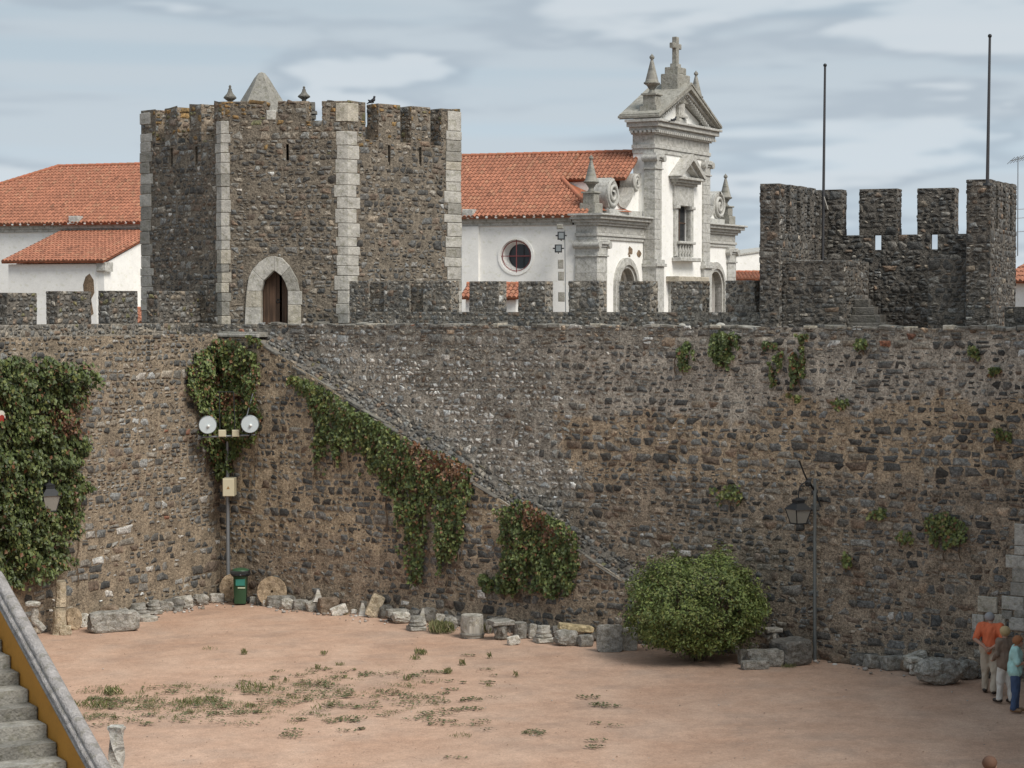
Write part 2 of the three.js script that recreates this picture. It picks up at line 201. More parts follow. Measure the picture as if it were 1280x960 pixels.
// cuts the stones of one face into LIST; o: seed, zone, course [min, max], aspect [min, max], top(u), holes [[u0,u1,v0,v1]], from (lowest v that is cut)
function masonry(list, f, w, h, o) {
  const R = rng(o.seed || 1), [c0, c1] = o.course || [0.13, 0.21], [a0, a1] = o.aspect || [0.9, 2.1], sites = [], proud = o.proud || 0.014;
  const info = (u, v) => { const p = pix(fp(f, u, v)); return zoneAt(p[0], p[1], o.zone); };
  let row = 0; const bnd = (v, i, u) => v + (noise3(u * 0.8 + i * 5.3, i * 3.7, o.seed || 1) - 0.5) * 0.11 + (noise3(u * 3.1, i * 1.9, 7) - 0.5) * 0.05;      // the beds wander
  for (let v = o.from || 0; v < h; row++) {
    const hc = lerp(c0, c1, clamp(R() * R() + 0.25 * R())) * (R() < 0.12 ? 1.3 : 1);
    for (let u = -R() * 0.3; u < w + 0.1;) {
      const s = info(u, v), sp = R() < s.split, ww = hc * lerp(s.asp ? s.asp[0] : a0, s.asp ? s.asp[1] : a1, R()) * (sp ? 0.8 : 1) * (R() < 0.12 ? 1.5 : 1) * (s.big || 1), cu = u + ww / 2;
      const b0 = bnd(v, row, cu), b1 = bnd(v + hc, row + 1, cu), m0 = (bnd(v, row, cu + 0.06) - b0) / 0.06, m1 = (bnd(v + hc, row + 1, cu + 0.06) - b1) / 0.06, bm = lerp(b0, b1, 0.42 + 0.16 * R()), mm = (R() - 0.5) * 0.3, e0 = u + (R() - 0.5) * 0.03, e1 = u + ww + (R() - 0.5) * 0.03, t0 = (R() - 0.5) * 0.8, t1 = (R() - 0.5) * 0.8;
      const add = (y0, k0, y1, k1) => sites.push({ x: cu, y: (y0 + y1) / 2, s, y0, k0, y1, k1, e0, e1, t0, t1, ghost: R() < s.drop });
      if (sp && ww > 0.1) { add(b0, m0, bm, mm); add(bm, mm, b1, m1); } else add(b0, m0, b1, m1);
      u += ww;
    }
    v += hc;
  }
  for (const s of sites) {
    if (s.ghost) continue;
    let P = [[s.x - 0.8, s.y - 0.5], [s.x + 0.8, s.y - 0.5], [s.x + 0.8, s.y + 0.5], [s.x - 0.8, s.y + 0.5]];
    const gp = () => s.s.gap * (0.3 + 0.85 * R()) / 2, line = (nx, ny, px, py) => { const L = Math.hypot(nx, ny); P = clipPoly(P, nx / L, ny / L, (nx * px + ny * py) / L - gp()); };
    line(s.k0, -1, s.x, s.y0); line(-s.k1, 1, s.x, s.y1); line(-1, s.t0, s.e0, s.y); line(1, -s.t1, s.e1, s.y);
    if (P.length > 2 && areaOf(P) > 0.004) {       // knock the corners about: chips off one or two of them, bulges and hollows along the edges
      const cx0 = s.x, cy0 = s.y, ch = 2 + Math.floor(R() * 3); for (let i = 0; i < ch; i++) { const q = P[Math.floor(R() * P.length)], dx = q[0] - cx0, dy = q[1] - cy0, L = Math.hypot(dx, dy * 1.6); if (L > 0.02) { const nx = dx / L, ny = dy * 1.6 / L; P = clipPoly(P, nx, ny, nx * q[0] + ny * q[1] - (0.15 + 0.42 * R()) * Math.min(L, 0.13)); } }
      const Q = []; for (let i = 0; i < P.length; i++) { const a = P[i], b = P[(i + 1) % P.length], L = Math.hypot(a[0] - b[0], a[1] - b[1]); Q.push(a); if (L > 0.1) { const k = 0.3 + 0.4 * R(), mx = lerp(a[0], b[0], k), my = lerp(a[1], b[1], k), j = 1 + 0.04 - 0.2 * R(); Q.push([lerp(cx0, mx, j), lerp(cy0, my, j)]); } } P = Q;
    }
    P = clipPoly(P, -1, 0, -(o.edge ?? 0.004)); P = clipPoly(P, 1, 0, w - (o.edge ?? 0.004)); P = clipPoly(P, 0, -1, -(o.from || 0) + 0.0);
    if (o.top) { const t = o.top(s.x), t2 = o.top(s.x + 0.1), nx = -(t2 - t) / 0.1, L = Math.hypot(nx, 1); P = clipPoly(P, nx / L, 1 / L, (nx * s.x + t) / L - 0.01); } else P = clipPoly(P, 0, 1, h - 0.004);
    for (const [u0, u1, v0, v1] of o.holes || []) {
      if (P.length < 3) break; let b = [9e9, -9e9, 9e9, -9e9]; for (const p of P) b = [Math.min(b[0], p[0]), Math.max(b[1], p[0]), Math.min(b[2], p[1]), Math.max(b[3], p[1])];
      if (b[1] <= u0 || b[0] >= u1 || b[3] <= v0 || b[2] >= v1) continue;
      let best = []; for (const c of [[1, 0, u0 - 0.01], [-1, 0, -u1 - 0.01], [0, 1, v0 - 0.01], [0, -1, -v1 - 0.01]]) { const Q = clipPoly(P, ...c); if (Q.length > 2 && (best.length < 3 || areaOf(Q) > areaOf(best))) best = Q; } P = best;
    }
    if (P.length < 3) continue; const A = areaOf(P); if (A < 0.0022) continue;
    P = P.filter((p, i) => { const q = P[(i + 1) % P.length]; return Math.hypot(p[0] - q[0], p[1] - q[1]) > 0.02; }); if (P.length < 3) continue;
    let cx = 0, cy = 0; for (const p of P) { cx += p[0] / P.length; cy += p[1] / P.length; }
    const Q = []; for (let i = 0; i < P.length; i++) { const a = P[(i + P.length - 1) % P.length], b = P[i], c = P[(i + 1) % P.length], k = 0.06 + 0.15 * R(), k2 = 0.06 + 0.15 * R(); Q.push([lerp(b[0], a[0], k), lerp(b[1], a[1], k)], [lerp(b[0], c[0], k2), lerp(b[1], c[1], k2)]); }
    const base = pick(s.s.k, R()), br = (0.72 + 0.56 * R()) * (0.8 + 0.4 * fbm2(cx * 0.55 + 31, cy * 0.7 + (o.seed || 1), 3)), hue = (R() - 0.5) * 0.12, n = Q.length, d = proud * (0.45 + 1.1 * R());
    const pos = [], uv = [], col = [], ox = R() * 9, oy = R() * 9;
    const put = (x, y, z, b) => { const p = fp(f, x, y, z); pos.push(p.x, p.y, p.z); uv.push(x * 0.9 + ox, y * 0.9 + oy); col.push(base[0] * b * (1 + hue), base[1] * b, base[2] * b * (1 - hue)); };
    for (const q of Q) put(q[0], q[1], -0.03, br);
    for (const q of Q) { const k = 0.92 + 0.07 * R(); put(lerp(cx, q[0], k), lerp(cy, q[1], k), d * (0.75 + 0.35 * R()), br * (0.88 + 0.24 * R())); }
    put(cx + (R() - 0.5) * 0.06, cy + (R() - 0.5) * 0.04, d * (0.9 + 0.4 * R()), br * (0.9 + 0.2 * R()));
    const idx = []; for (let i = 0; i < n; i++) { const j = (i + 1) % n; idx.push(i, j, n + i, j, n + j, n + i, n + i, n + j, 2 * n); }
    const pc = pix(fp(f, cx, cy)), sc = F / pc[2], inside = pc[0] > -10 && pc[0] < 1290 && pc[1] > -10 && pc[1] < 970;
    list.push({ pos, uv, col, idx, size: inside ? A * sc * sc * Math.abs(fp(f, cx, cy).sub(camera.position).normalize().dot(f.N)) : 0 });
  }
}
function geomOf(stones) {
  let nv = 0, ni = 0; for (const s of stones) { nv += s.pos.length / 3; ni += s.idx.length; }
  const pos = new Float32Array(nv * 3), uv = new Float32Array(nv * 2), col = new Float32Array(nv * 3), idx = new Uint32Array(ni); let a = 0, b = 0;
  for (const s of stones) { pos.set(s.pos, a * 3); uv.set(s.uv, a * 2); col.set(s.col, a * 3); for (const i of s.idx) idx[b++] = i + a; a += s.pos.length / 3; }
  const g = new THREE.BufferGeometry(); g.setAttribute('position', new THREE.BufferAttribute(pos, 3)); g.setAttribute('uv', new THREE.BufferAttribute(uv, 2)); g.setAttribute('color', new THREE.BufferAttribute(col, 3)); g.setIndex(new THREE.BufferAttribute(idx, 1)); g.computeVertexNormals(); return g;
}
// the 300 stones that show largest are meshes of their own, the rest one part
function layStones(t, list, parent = t, most = 300) {
  list.sort((a, b) => b.size - a.size); const big = list.slice(0, most).filter(s => s.size > 25), rest = list.slice(big.length);
  for (const s of big) part(t, 'stone', geomOf([s]), M.stone, parent);
  if (rest.length) part(t, 'small_rubble', geomOf(rest), M.stone, parent, 'stuff');
}
// the mortar bed of a face: a fine grid, uneven, its colour the colour of the mortar at that place
function mortarBed(f, w, h, zone, o = {}) {
  const st = o.step || 0.12, nu = Math.max(1, Math.round(w / st)), nv = Math.max(1, Math.round(h / st)), pos = [], uv = [], col = [], idx = [];
  for (let j = 0; j <= nv; j++) for (let i = 0; i <= nu; i++) {
    const u = w * i / nu, H = o.top ? o.top(u) : h, v = (o.from || 0) + (H - (o.from || 0)) * j / nv, edge = i === 0 || i === nu || j === nv;
    const p = fp(f, u, v, edge ? 0 : (noise3(u * 2.3 + 5, v * 2.3, 3) - 0.5) * 0.03 * (o.rough ?? 1)); pos.push(p.x, p.y, p.z); uv.push(u * 0.6, v * 0.6);
    const q = pix(p), c = zoneAt(q[0], q[1], zone).m, k = 0.8 + 0.4 * fbm2(u * 3.1 + 7, v * 3.1 + 2, 3); col.push(c[0] * k, c[1] * k, c[2] * k);
  }
  for (let j = 0; j < nv; j++) for (let i = 0; i < nu; i++) { const a = j * (nu + 1) + i, b = a + 1, c = a + nu + 1, d = c + 1; idx.push(a, b, d, a, d, c); }
  const g = new THREE.BufferGeometry(); g.setAttribute('position', new THREE.Float32BufferAttribute(pos, 3)); g.setAttribute('uv', new THREE.Float32BufferAttribute(uv, 2)); g.setAttribute('color', new THREE.Float32BufferAttribute(col, 3)); g.setIndex(idx); g.computeVertexNormals(); return g;
}
const flatBed = (f, pts, holes, c, depth = 0) => {      // a flat bed with openings
  const s = new THREE.Shape(pts.map(a => new THREE.Vector2(...a))); for (const h of holes) s.holes.push(new THREE.Path(h.map(a => new THREE.Vector2(...a))));
  const g = new THREE.ShapeGeometry(s); const p = g.attributes.position, uv = g.attributes.uv; for (let i = 0; i < p.count; i++) uv.setXY(i, p.getX(i) * 0.6, p.getY(i) * 0.6); g.translate(0, 0, depth); return tint(inF(g, f), c);
};
const rect = (u0, u1, v0, v1) => [[u0, v0], [u1, v0], [u1, v1], [u0, v1]];
// a rough block of masonry standing on its own: core + stones on the faces that are asked for
function block(t, list, name, f, w, h, d, zone, seed, o = {}, parent = t) {
  const core = tint(inF(box(0, w, 0, h, -d, -0.001), f), zoneAt(...pix(fp(f, w / 2, h / 2)).slice(0, 2), zone).m), m = part(t, name, core, M.mortar, parent);
  const faces = o.faces || 'flr', cs = o.course || [0.15, 0.22];
  if (faces.includes('f')) masonry(list, f, w, h, { seed, zone, course: cs, edge: 0.0, holes: o.holes });
  if (faces.includes('l')) masonry(list, frame(fp(f, 0, 0, -d), f.N, f.U.clone().negate()), d, h, { seed: seed + 1, zone, course: cs, edge: 0 });
  if (faces.includes('r')) masonry(list, frame(fp(f, w, 0, 0), f.N.clone().negate(), f.U), d, h, { seed: seed + 2, zone, course: cs, edge: 0 });
  if (faces.includes('t')) masonry(list, frame(fp(f, 0, h, 0), f.U, f.V, f.N.clone().negate()), w, d, { seed: seed + 3, zone, course: cs, edge: 0 });
  return m;
}
// ---------------------------------------------------------------- ground
const K = gnd(275, 748), S1 = gnd(800, 805), L1 = gnd(60, 790);
const flat = v => { v.y = 0; return v.normalize(); };
const uB = flat(S1.clone().sub(K)), nB = V3(-uB.z, 0, uB.x), uA = flat(K.clone().sub(L1)), nA = V3(-uA.z, 0, uA.x), UP = V3(0, 1, 0);
{
  const g = new THREE.PlaneGeometry(1600, 1600, 8, 8).rotateX(-Math.PI / 2).translate(0, -0.06, -300); const uv = g.attributes.uv; for (let i = 0; i < uv.count; i++) uv.setXY(i, uv.getX(i) * 300, uv.getY(i) * 300);
  setting('ground', g, mat([0.26, 0.2, 0.15], 0.97, { map: dirtTex }), 'dry earth stretching out around the castle');
  const nx = 240, nz = 260, cg = new THREE.PlaneGeometry(64, 72, nx, nz).rotateX(-Math.PI / 2).translate(-1, 0, -30), p = cg.attributes.position, u2 = cg.attributes.uv, col = new Float32Array(p.count * 3);
  for (let i = 0; i < p.count; i++) {
    const x = p.getX(i), z = p.getZ(i); p.setY(i, (fbm2(x * 0.55, z * 0.55, 3) - 0.5) * 0.10 + (fbm2(x * 3, z * 3 + 40, 2) - 0.5) * 0.03 - 0.01); u2.setXY(i, x / 6.1, z / 6.1);
    const a = fbm2(x * 0.32 + 3, z * 0.42 + 8, 4), b = smooth(0.52, 0.66, fbm2(x * 1.3 + 60, z * 1.6, 4)), k = 0.95 + 0.16 * (a - 0.5);
    col.set([lerp(0.47, 0.41, b) * k, lerp(0.326, 0.292, b) * k, lerp(0.246, 0.226, b) * k], i * 3);
  }
  cg.setAttribute('color', new THREE.BufferAttribute(col, 3)); cg.computeVertexNormals();
  setting('courtyard', cg, mat([1.36, 1.34, 1.33], 0.97, { vertexColors: true, map: dirtTex, bumpMap: dirtTex, bumpScale: 0.03 }), 'bare pinkish sandy courtyard inside the castle walls');
}

// ---------------------------------------------------------------- left curtain wall (A): comes towards us from the corner
{
  const wl = 12, o = K.clone().addScaledVector(uA, -wl), f = frame(o, uA, nA), hA = 7.72, list = [];
  const t = thing('curtain_wall', 'sunlit stretch of rubble castle wall with ivy and floodlights, left of the octagonal tower', 'castle wall', o.clone(), 'rubble walls of the castle');
  part(t, 'mortar', mortarBed(f, wl, hA, 'A'), M.mortar);
  part(t, 'wall_core', tint(inF(box(-8, wl + 0.6, -0.5, hA - 0.03, -2.6, -0.06), f), MOR.grey), M.mortar);
  masonry(list, f, wl, hA, { seed: 11, zone: 'A', course: [0.13, 0.23], top: u => hA + 0.02 + 0.06 * (noise3(u * 2, 1, 1) - 0.5) });
  // its parapet stands back behind the wall walk; merlons at the places the photograph shows them
  const fp2 = frame(fp(f, 0, 0, -2.0), uA, nA), P0 = fp2.o, along = px => hit(px, 400, P0, nA).sub(P0).dot(uA);
  const sill = 8.02, uR = along(300); part(t, 'parapet', tint(inF(box(-6, uR, hA - 0.05, sill, -0.55, -0.001), fp2), MOR.grey), M.mortar);
  masonry(list, frame(fp(fp2, -2, hA - 0.03), uA, nA), uR + 2, sill - hA + 0.03, { seed: 12, zone: 'PA', course: [0.15, 0.2] });
  const lm = [];
  [[-60, -16, 366], [-1, 46, 366], [62, 114, 364], [127, 172, 363.5], [187, 296, 364]].forEach(([a, b, ty], i) => {
    const u0 = along(a + 10), u1 = along(b), hy = hit((a + b) / 2, ty, P0, nA).y;
    block(t, lm, 'merlon', frame(fp(fp2, u0, sill), uA, nA), u1 - u0, hy - sill, 0.4, 'PA', 20 + i * 5, { course: [0.13, 0.2] });
  });
  list.push(...lm); layStones(t, list);
}

// ---------------------------------------------------------------- the long wall (B) and the stair built against it
const hB = 8.0, oB = K.clone().addScaledVector(nB, -0.52).addScaledVector(uB, -1.6), fB = frame(oB, uB, nB), wB = 32;
{
  const list = [], t = thing('curtain_wall', 'long shaded rubble castle wall between the octagonal tower and the dark turret', 'castle wall', oB.clone(), 'rubble walls of the castle');
  part(t, 'mortar', mortarBed(fB, wB, hB, 'B'), M.mortar);
  part(t, 'wall_core', tint(inF(box(-1, wB + 6, -0.5, hB - 0.03, -3.4, -0.06), fB), MOR.grey), M.mortar);
  // pale ashlar at the far right end
  const ash = [], f0 = fB, uv = (px, py) => { const p = hit(px, py, oB, nB).sub(oB); return [p.dot(uB), p.y]; };
  for (const [x0, x1, y0, y1, m] of [[1268, 1292, 655, 682, 'l'], [1268, 1292, 683, 694, 'l'], [1257, 1292, 686 + 9, 702 + 8, 'l'], [1265, 1292, 711, 728, 'd'], [1263, 1292, 729, 745, 'd'], [1252, 1281, 741 + 5, 758 + 4, 'l'], [1222, 1248, 746, 765, 'w'], [1252, 1266, 763, 774, 'd'], [1268, 1292, 763, 772, 'd'], [1261, 1292, 773, 788, 'l'], [1235, 1258, 768, 786, 'w'], [1215, 1231, 768, 789, 'l'], [1214, 1226, 790, 800, 'd']]) {
    const a = uv(x0, y1), b = uv(x1, y0); ash.push([a[0], b[0], a[1], b[1], m]);
  }
  masonry(list, fB, wB, hB, { seed: 31, zone: 'B', course: [0.13, 0.235], aspect: [0.9, 2.2], holes: ash.map(a => a.slice(0, 4)), top: u => hB + 0.03 + 0.1 * (noise3(u * 1.7, 2, 1) - 0.5) });
  for (const [u0, u1, v0, v1, m] of ash) part(t, 'ashlar_block', inF(bevelBox(u0 + 0.012, u1 - 0.012, v0 + 0.012, v1 - 0.012, -0.1, 0.05, 0.018), f0), m === 'w' ? M.limeWarm : m === 'd' ? M.limeDark : M.lime);
  // pale edging stones of the wall walk
  const R = rng(77); for (let u = 3.2; u < 27;) { const w = 0.16 + 0.34 * R(); if (R() < 0.6) part(t, 'edge_stone', inF(rough(bevelBox(u, u + w - 0.03, hB - 0.05, hB + 0.01 + 0.06 * R(), -0.4, 0.05 * R(), 0.02), 0.035, u), fB), R() < 0.55 ? M.weath : R() < 0.6 ? M.limeDark : M.limeWarm); u += w; }
  for (const [px, py, w] of [[852, 408, 0.09], [900, 409, 0.12]]) { const p = hit(px, py, oB, nB).sub(oB); part(t, 'edge_stone', inF(rough(new THREE.IcosahedronGeometry(w, 2).scale(1, 0.6, 0.8).translate(p.dot(uB), hB + 0.04, -0.03), 0.05, px), fB), M.limeWhite); }
  // parapet with merlons, at the back of the wall walk
  const f2 = frame(fp(fB, 0, 0, -2.2), uB, nB), P0 = f2.o, along = px => hit(px, 400, P0, nB).sub(P0).dot(uB), sill = hit(700, 390, P0, nB).y, uL = along(437), uR = along(952);
  part(t, 'parapet', tint(inF(box(uL, uR, hB - 0.05, sill, -0.5, -0.001), f2), MOR.grey), M.mortar);
  masonry(list, frame(fp(f2, uL, hB - 0.04), uB, nB), uR - uL, sill - hB + 0.04, { seed: 32, zone: 'P', course: [0.13, 0.2], aspect: [0.8, 1.4] });
  const lm = [];
  [[437, 470, 351], [480, 521, 351.3], [529, 573, 351], [587, 632.5, 351.5], [648, 690.5, 351.5], [711, 758, 351], [774, 822, 351.5], [839, 887, 351.5], [907, 952, 350.5]].forEach(([a, b, ty], i) => {
    const u0 = along(a), u1 = along(b - 9), hy = hit((a + b) / 2, ty, P0, nB).y;
    block(t, lm, 'merlon', frame(fp(f2, u0, sill), uB, nB), u1 - u0, hy - sill, 0.36, 'P', 40 + i * 5, { course: [0.12, 0.19] });
  });
  for (const [a, b, k] of [[461, 481, 1], [512, 530, 2]]) { const u0 = along(a), u1 = along(b); block(t, lm, 'crenel_infill', frame(fp(f2, u0, sill, -0.07), uB, nB), u1 - u0, hit(500, 352.5, P0, nB).y - sill, 0.25, 'T', 95 + k * 3, { faces: 'f', course: [0.1, 0.16] }); }
  // the parapet goes on, low, beyond the turret
  const f3 = frame(fp(fB, along(1262) , hB - 0.05, -1.9), uB, nB); block(t, lm, 'parapet', f3, 8, 0.55, 0.5, 'R', 90, { faces: 'f' });
  list.push(...lm); layStones(t, list);
}
{
  const f = frame(K, uB, nB), T0 = hit(312, 419, K, nB), T1 = hit(850, 772, K, nB), uT0 = T0.clone().sub(K).dot(uB), uT1 = T1.clone().sub(K).dot(uB), hT = T0.y, sl = (T1.y - T0.y) / (uT1 - uT0), uEnd = uT0 + (0 - hT) / sl;
  const top = u => u < uT0 ? hT : Math.max(0.02, hT + (u - uT0) * sl), list = [], R = rng(5);
  const t = thing('castle_stair', 'ruined stone stair mass sloping down the long wall from the tower door, hung with ivy', 'stair', K.clone());
  part(t, 'mortar', mortarBed(f, uEnd - 0.1, hT, 'S', { top }), M.mortar);
  part(t, 'stair_core', tint(inF(extr([[-0.3, -0.4], [uEnd + 0.1, -0.4], [uEnd, 0.0], [uT0, hT - 0.06], [-0.3, hT - 0.06]], 0.6).translate(0, 0, -0.63), f), MOR.grey), M.mortar);
  masonry(list, f, uEnd - 0.2, hT, { seed: 51, zone: 'S', course: [0.14, 0.24], aspect: [0.85, 1.8], top: u => top(u) - 0.03 });
  layStones(t, list);
  // sloping coping of long worn slabs along the outer edge, then the worn treads behind it
  const ang = Math.atan(sl), cd = Math.cos(ang), len = (uEnd - uT0) / cd, fs = frame(fp(f, uT0, hT), uB.clone().multiplyScalar(cd).addScaledVector(UP, Math.sin(ang)), nB, UP.clone().multiplyScalar(cd).addScaledVector(uB, -Math.sin(ang)));
  for (let a = -0.15; a < len - 0.4;) { const l = 0.3 + 0.75 * R(), dz = 0.05 * R(), g = rough(bevelBox(a, a + l - 0.03, -0.06 - 0.05 * R(), -0.02 + dz * 0.8, -0.12 - 0.08 * R(), 0.01 + 0.04 * R(), 0.02), 0.05, a); if (R() < 0.7) part(t, 'coping_slab', inF(g, fs), R() < 0.75 ? M.granite : M.weath); a += l; }
  // behind the coping the treads have gone: broken rubble banked up against the wall
  const bk = frame(fp(fs, 0.5, -0.05, -0.1), fs.U, fs.V.clone().multiplyScalar(0.8).addScaledVector(nB, 0.6), nB.clone().multiplyScalar(-0.8).addScaledVector(fs.V, 0.6)), lb = [];
  part(t, 'rubble_bank', mortarBed(bk, len - 0.8, 0.56, 'PA', { rough: 2 }), M.mortar); masonry(lb, bk, len - 0.8, 0.56, { seed: 52, zone: 'PA', course: [0.12, 0.22], proud: 0.04 }); part(t, 'small_rubble', geomOf(lb), M.stone, t, 'stuff');
  part(t, 'landing_slab', inF(bevelBox(-0.1, uT0 + 0.25, hT - 0.05, hT + 0.09, -1.6, -0.05, 0.02), f), M.limeDark);
  part(t, 'landing_slab', inF(bevelBox(uT0 - 1.25, uT0 + 0.35, hT - 0.06, hT + 0.04, -0.049, 0.07, 0.02), f), M.lime);
}
function rough(g, amp, seed = 0) { const p = g.attributes.position; for (let i = 0; i < p.count; i++) { const x = p.getX(i) * 2.6 + seed, y = p.getY(i) * 2.6, z = p.getZ(i) * 2.6; p.setXYZ(i, p.getX(i) + (noise3(x, y, z) - 0.5) * amp * 2, p.getY(i) + (noise3(x + 31, y, z) - 0.5) * amp * 2, p.getZ(i) + (noise3(x, y + 47, z) - 0.5) * amp * 2); } g.computeVertexNormals(); return g; }
// ---------------------------------------------------------------- octagonal tower
const flatAt = (px, z) => { const p = at(px, 385, z); p.y = 0; return p; };
function toPx(P, d, px) { const k = (px - 640) / F; return P.clone().addScaledVector(d, (-k * P.z - P.x) / (d.x + k * d.z)); }   // where the line from P along d stands over a pixel column
const dirDeg = a => V3(Math.cos(a * Math.PI / 180), 0, -Math.sin(a * Math.PI / 180));
const flatN = g => { const q = g.toNonIndexed(); q.computeVertexNormals(); return q; };
function recess(f, u0, u1, v0, v1, d) { const q = (a, b, c, e) => { const g = new THREE.BufferGeometry(); g.setAttribute('position', new THREE.Float32BufferAttribute([a, b, c, a, c, e].flatMap(p => { const w = fp(f, ...p); return [w.x, w.y, w.z]; }), 3)); g.setAttribute('uv', new THREE.Float32BufferAttribute([0, 0, .3, 0, .3, .6, 0, 0, .3, .6, 0, .6], 2)); g.computeVertexNormals(); return g; };
  return [q([u0, v0, 0], [u0, v1, 0], [u0, v1, -d], [u0, v0, -d]), q([u1, v0, 0], [u1, v1, 0], [u1, v1, -d], [u1, v0, -d]), q([u0, v0, 0], [u1, v0, 0], [u1, v0, -d], [u0, v0, -d]), q([u0, v1, 0], [u1, v1, 0], [u1, v1, -d], [u0, v1, -d]), q([u0, v0, -d], [u1, v0, -d], [u1, v1, -d], [u0, v1, -d])]; }
{
  const v1 = flatAt(278, 64.4), v2 = flatAt(435, 64.2), v3 = toPx(v2, dirDeg(41.8), 575.5), v0 = toPx(v1, dirDeg(180 - 48.2), 178), s = 3.85;
  const v4 = v3.clone().addScaledVector(dirDeg(104), s), v7 = v0.clone().addScaledVector(dirDeg(82), s), v5 = v4.clone().addScaledVector(dirDeg(131.8), s), v6 = v7.clone().addScaledVector(dirDeg(41.8), s);
  const ring = [v0, v1, v2, v3, v4, v5, v6, v7], ctr = ring.reduce((a, b) => a.add(b), V3(0, 0, 0)).multiplyScalar(1 / 8);
  const t = thing('castle_tower', 'octagonal rubble castle tower with pale quoins and a pointed arched door', 'tower', ctr.clone()), list = [], Y0 = 7.5, TOP = 14.6, SILL = 13.5;
  const faces = ring.map((a, i) => { const b = ring[(i + 1) % 8], U = flat(b.clone().sub(a)); return { a, b, U, N: V3(-U.z, 0, U.x), w: a.distanceTo(b), f: frame(V3(a.x, Y0, a.z), U, V3(-U.z, 0, U.x)) }; });
  const uv = (F_, px, py) => { const p = hit(px, py, F_.a, F_.N).sub(F_.a); return [p.dot(F_.U), p.y - Y0]; };
  const poly = ps => new THREE.Shape(ps.map(p => new THREE.Vector2(p.x, -p.z)));
  const prism = (ps, y0, y1) => metreUV(new THREE.ExtrudeGeometry(poly(ps), { depth: y1 - y0, bevelEnabled: false }).rotateX(-Math.PI / 2).translate(0, y0, 0), 0.5);
  const shr = k => ring.map(p => p.clone().lerp(ctr, k));
  part(t, 'tower_base', tint(prism(shr(0.004), -0.3, Y0 + 0.01), MOR.tower), M.mortar);
  part(t, 'roof_deck', tint(prism(shr(0.015), 12.72, 12.86), MOR.grey), M.mortar);
  // battlements: which stretches of each face rise to the full height, from the photograph
  const crenels = { 0: [[195, 206, SILL], [222, 237, SILL], [252, 268, SILL]], 1: [[333.5, 347.5, 14.28], [386, 403, 14.02]], 2: [[457, 473, SILL], [500.5, 514, SILL - 0.02], [538, 551.5, SILL - 0.05]] };
  const slits = { 0: [[213, 216, 185, 208], [244, 247, 183, 206]], 1: [[357.5, 361, 180, 202], [248, 250, 351, 362]].slice(0, 1), 2: [[485, 488, 182, 206], [524, 527, 184, 207]] };
  // corner blocks
  const R = rng(61), qh = { 0: [], 1: [], 2: [], 7: [], 3: [] };
  const qc = [[0, 7, 0, .3, .6], [1, 0, 1, .28, .25], [2, 1, 2, .36, .4], [3, 2, 3, .62, .3]];
  for (const [vi, pf, nf, lp, ln] of qc) {
    const C = ring[vi], A = faces[pf], B = faces[nf];
    for (let y = 7.9 + 0.2 * R(), k = 0; y < TOP - 0.12; k++) {
      let h = 0.24 + 0.2 * R(); if (y + h > TOP - 0.35) h = TOP - 0.06 - y;
      const l1 = Math.min(A.w * 0.45, lp * (k % 2 ? 1.06 : 0.9) * (0.85 + 0.22 * R())), l2 = ln * (k % 2 ? 0.9 : 1.06) * (0.85 + 0.22 * R()), e = 0.012 + 0.02 * R();
      const a = C.clone().addScaledVector(A.U, -l1), b = C.clone().addScaledVector(B.U, l2), m = C.clone().addScaledVector(A.N, e).addScaledVector(B.N, e);
      const ps = [a.clone().addScaledVector(A.N, e), m, b.clone().addScaledVector(B.N, e), b.clone().addScaledVector(B.N, -0.2), a.clone().addScaledVector(A.N, -0.2)];
      const g = metreUV(new THREE.ExtrudeGeometry(poly(ps), { depth: h - 0.04, bevelEnabled: true, bevelThickness: 0.014, bevelSize: 0.012, bevelSegments: 1, bevelOffset: -0.012 }).rotateX(-Math.PI / 2).translate(0, y + 0.02, 0), 0.5);
      const skip = TOP - y < 0.9 && R() < 0.4; if (!skip) { part(t, 'quoin_block', rough(g, 0.008, y), R() < 0.3 ? M.limeDark : R() < 0.88 ? M.lime : M.limeWarm);
        qh[pf] && qh[pf].push([A.w - l1, A.w + 1, y - Y0, y - Y0 + h]); qh[nf] && qh[nf].push([-1, l2, y - Y0, y - Y0 + h]); }
      y += h;
    }
  }
  // door: opening, dressed frame, two leaves of planks
  const D = faces[1], du = (x, y) => uv(D, x, y), inner = [[327, 418], [326.5, 364], [329, 353], [334, 345], [343, 338], [351, 344], [356.5, 353], [360, 364], [360, 418]].map(p => du(...p));
  const doorBox = [du(305, 418)[0], du(378, 418)[0], -0.5, du(343, 320)[1]];
  for (let i = 0; i < 8; i++) {
    const q = faces[i], cr = (crenels[i] || []).map(([a, b, y]) => [uv(q, a, 200)[0], uv(q, b, 200)[0], y - Y0, 9]), sl = (slits[i] || []).map(([a, b, ya, yb]) => { const p = uv(q, a, yb), r = uv(q, b, ya); return [p[0], r[0], p[1], r[1]]; });
    const top = []; let u = 0; for (const c of cr) { top.push([u, TOP - Y0], [c[0], TOP - Y0], [c[0], c[2]], [c[1], c[2]]); u = c[1]; } top.push([u, TOP - Y0], [q.w, TOP - Y0]);
    const jag = top.map(([a, b]) => [a, b === TOP - Y0 ? b + (noise3(a * 3, i, 4) - 0.5) * 0.12 : b]);
    part(t, 'mortar', flatBed(q.f, [[0, 0], [q.w, 0], ...jag.reverse()], [...sl.map(s => rect(...s)), ...(i === 1 ? [[...inner].slice(0)].map(p => p.map(([x, y]) => [x, Math.max(y, 0.01)])) : [])], MOR.tower), M.mortar);
    if (i > 2) continue;
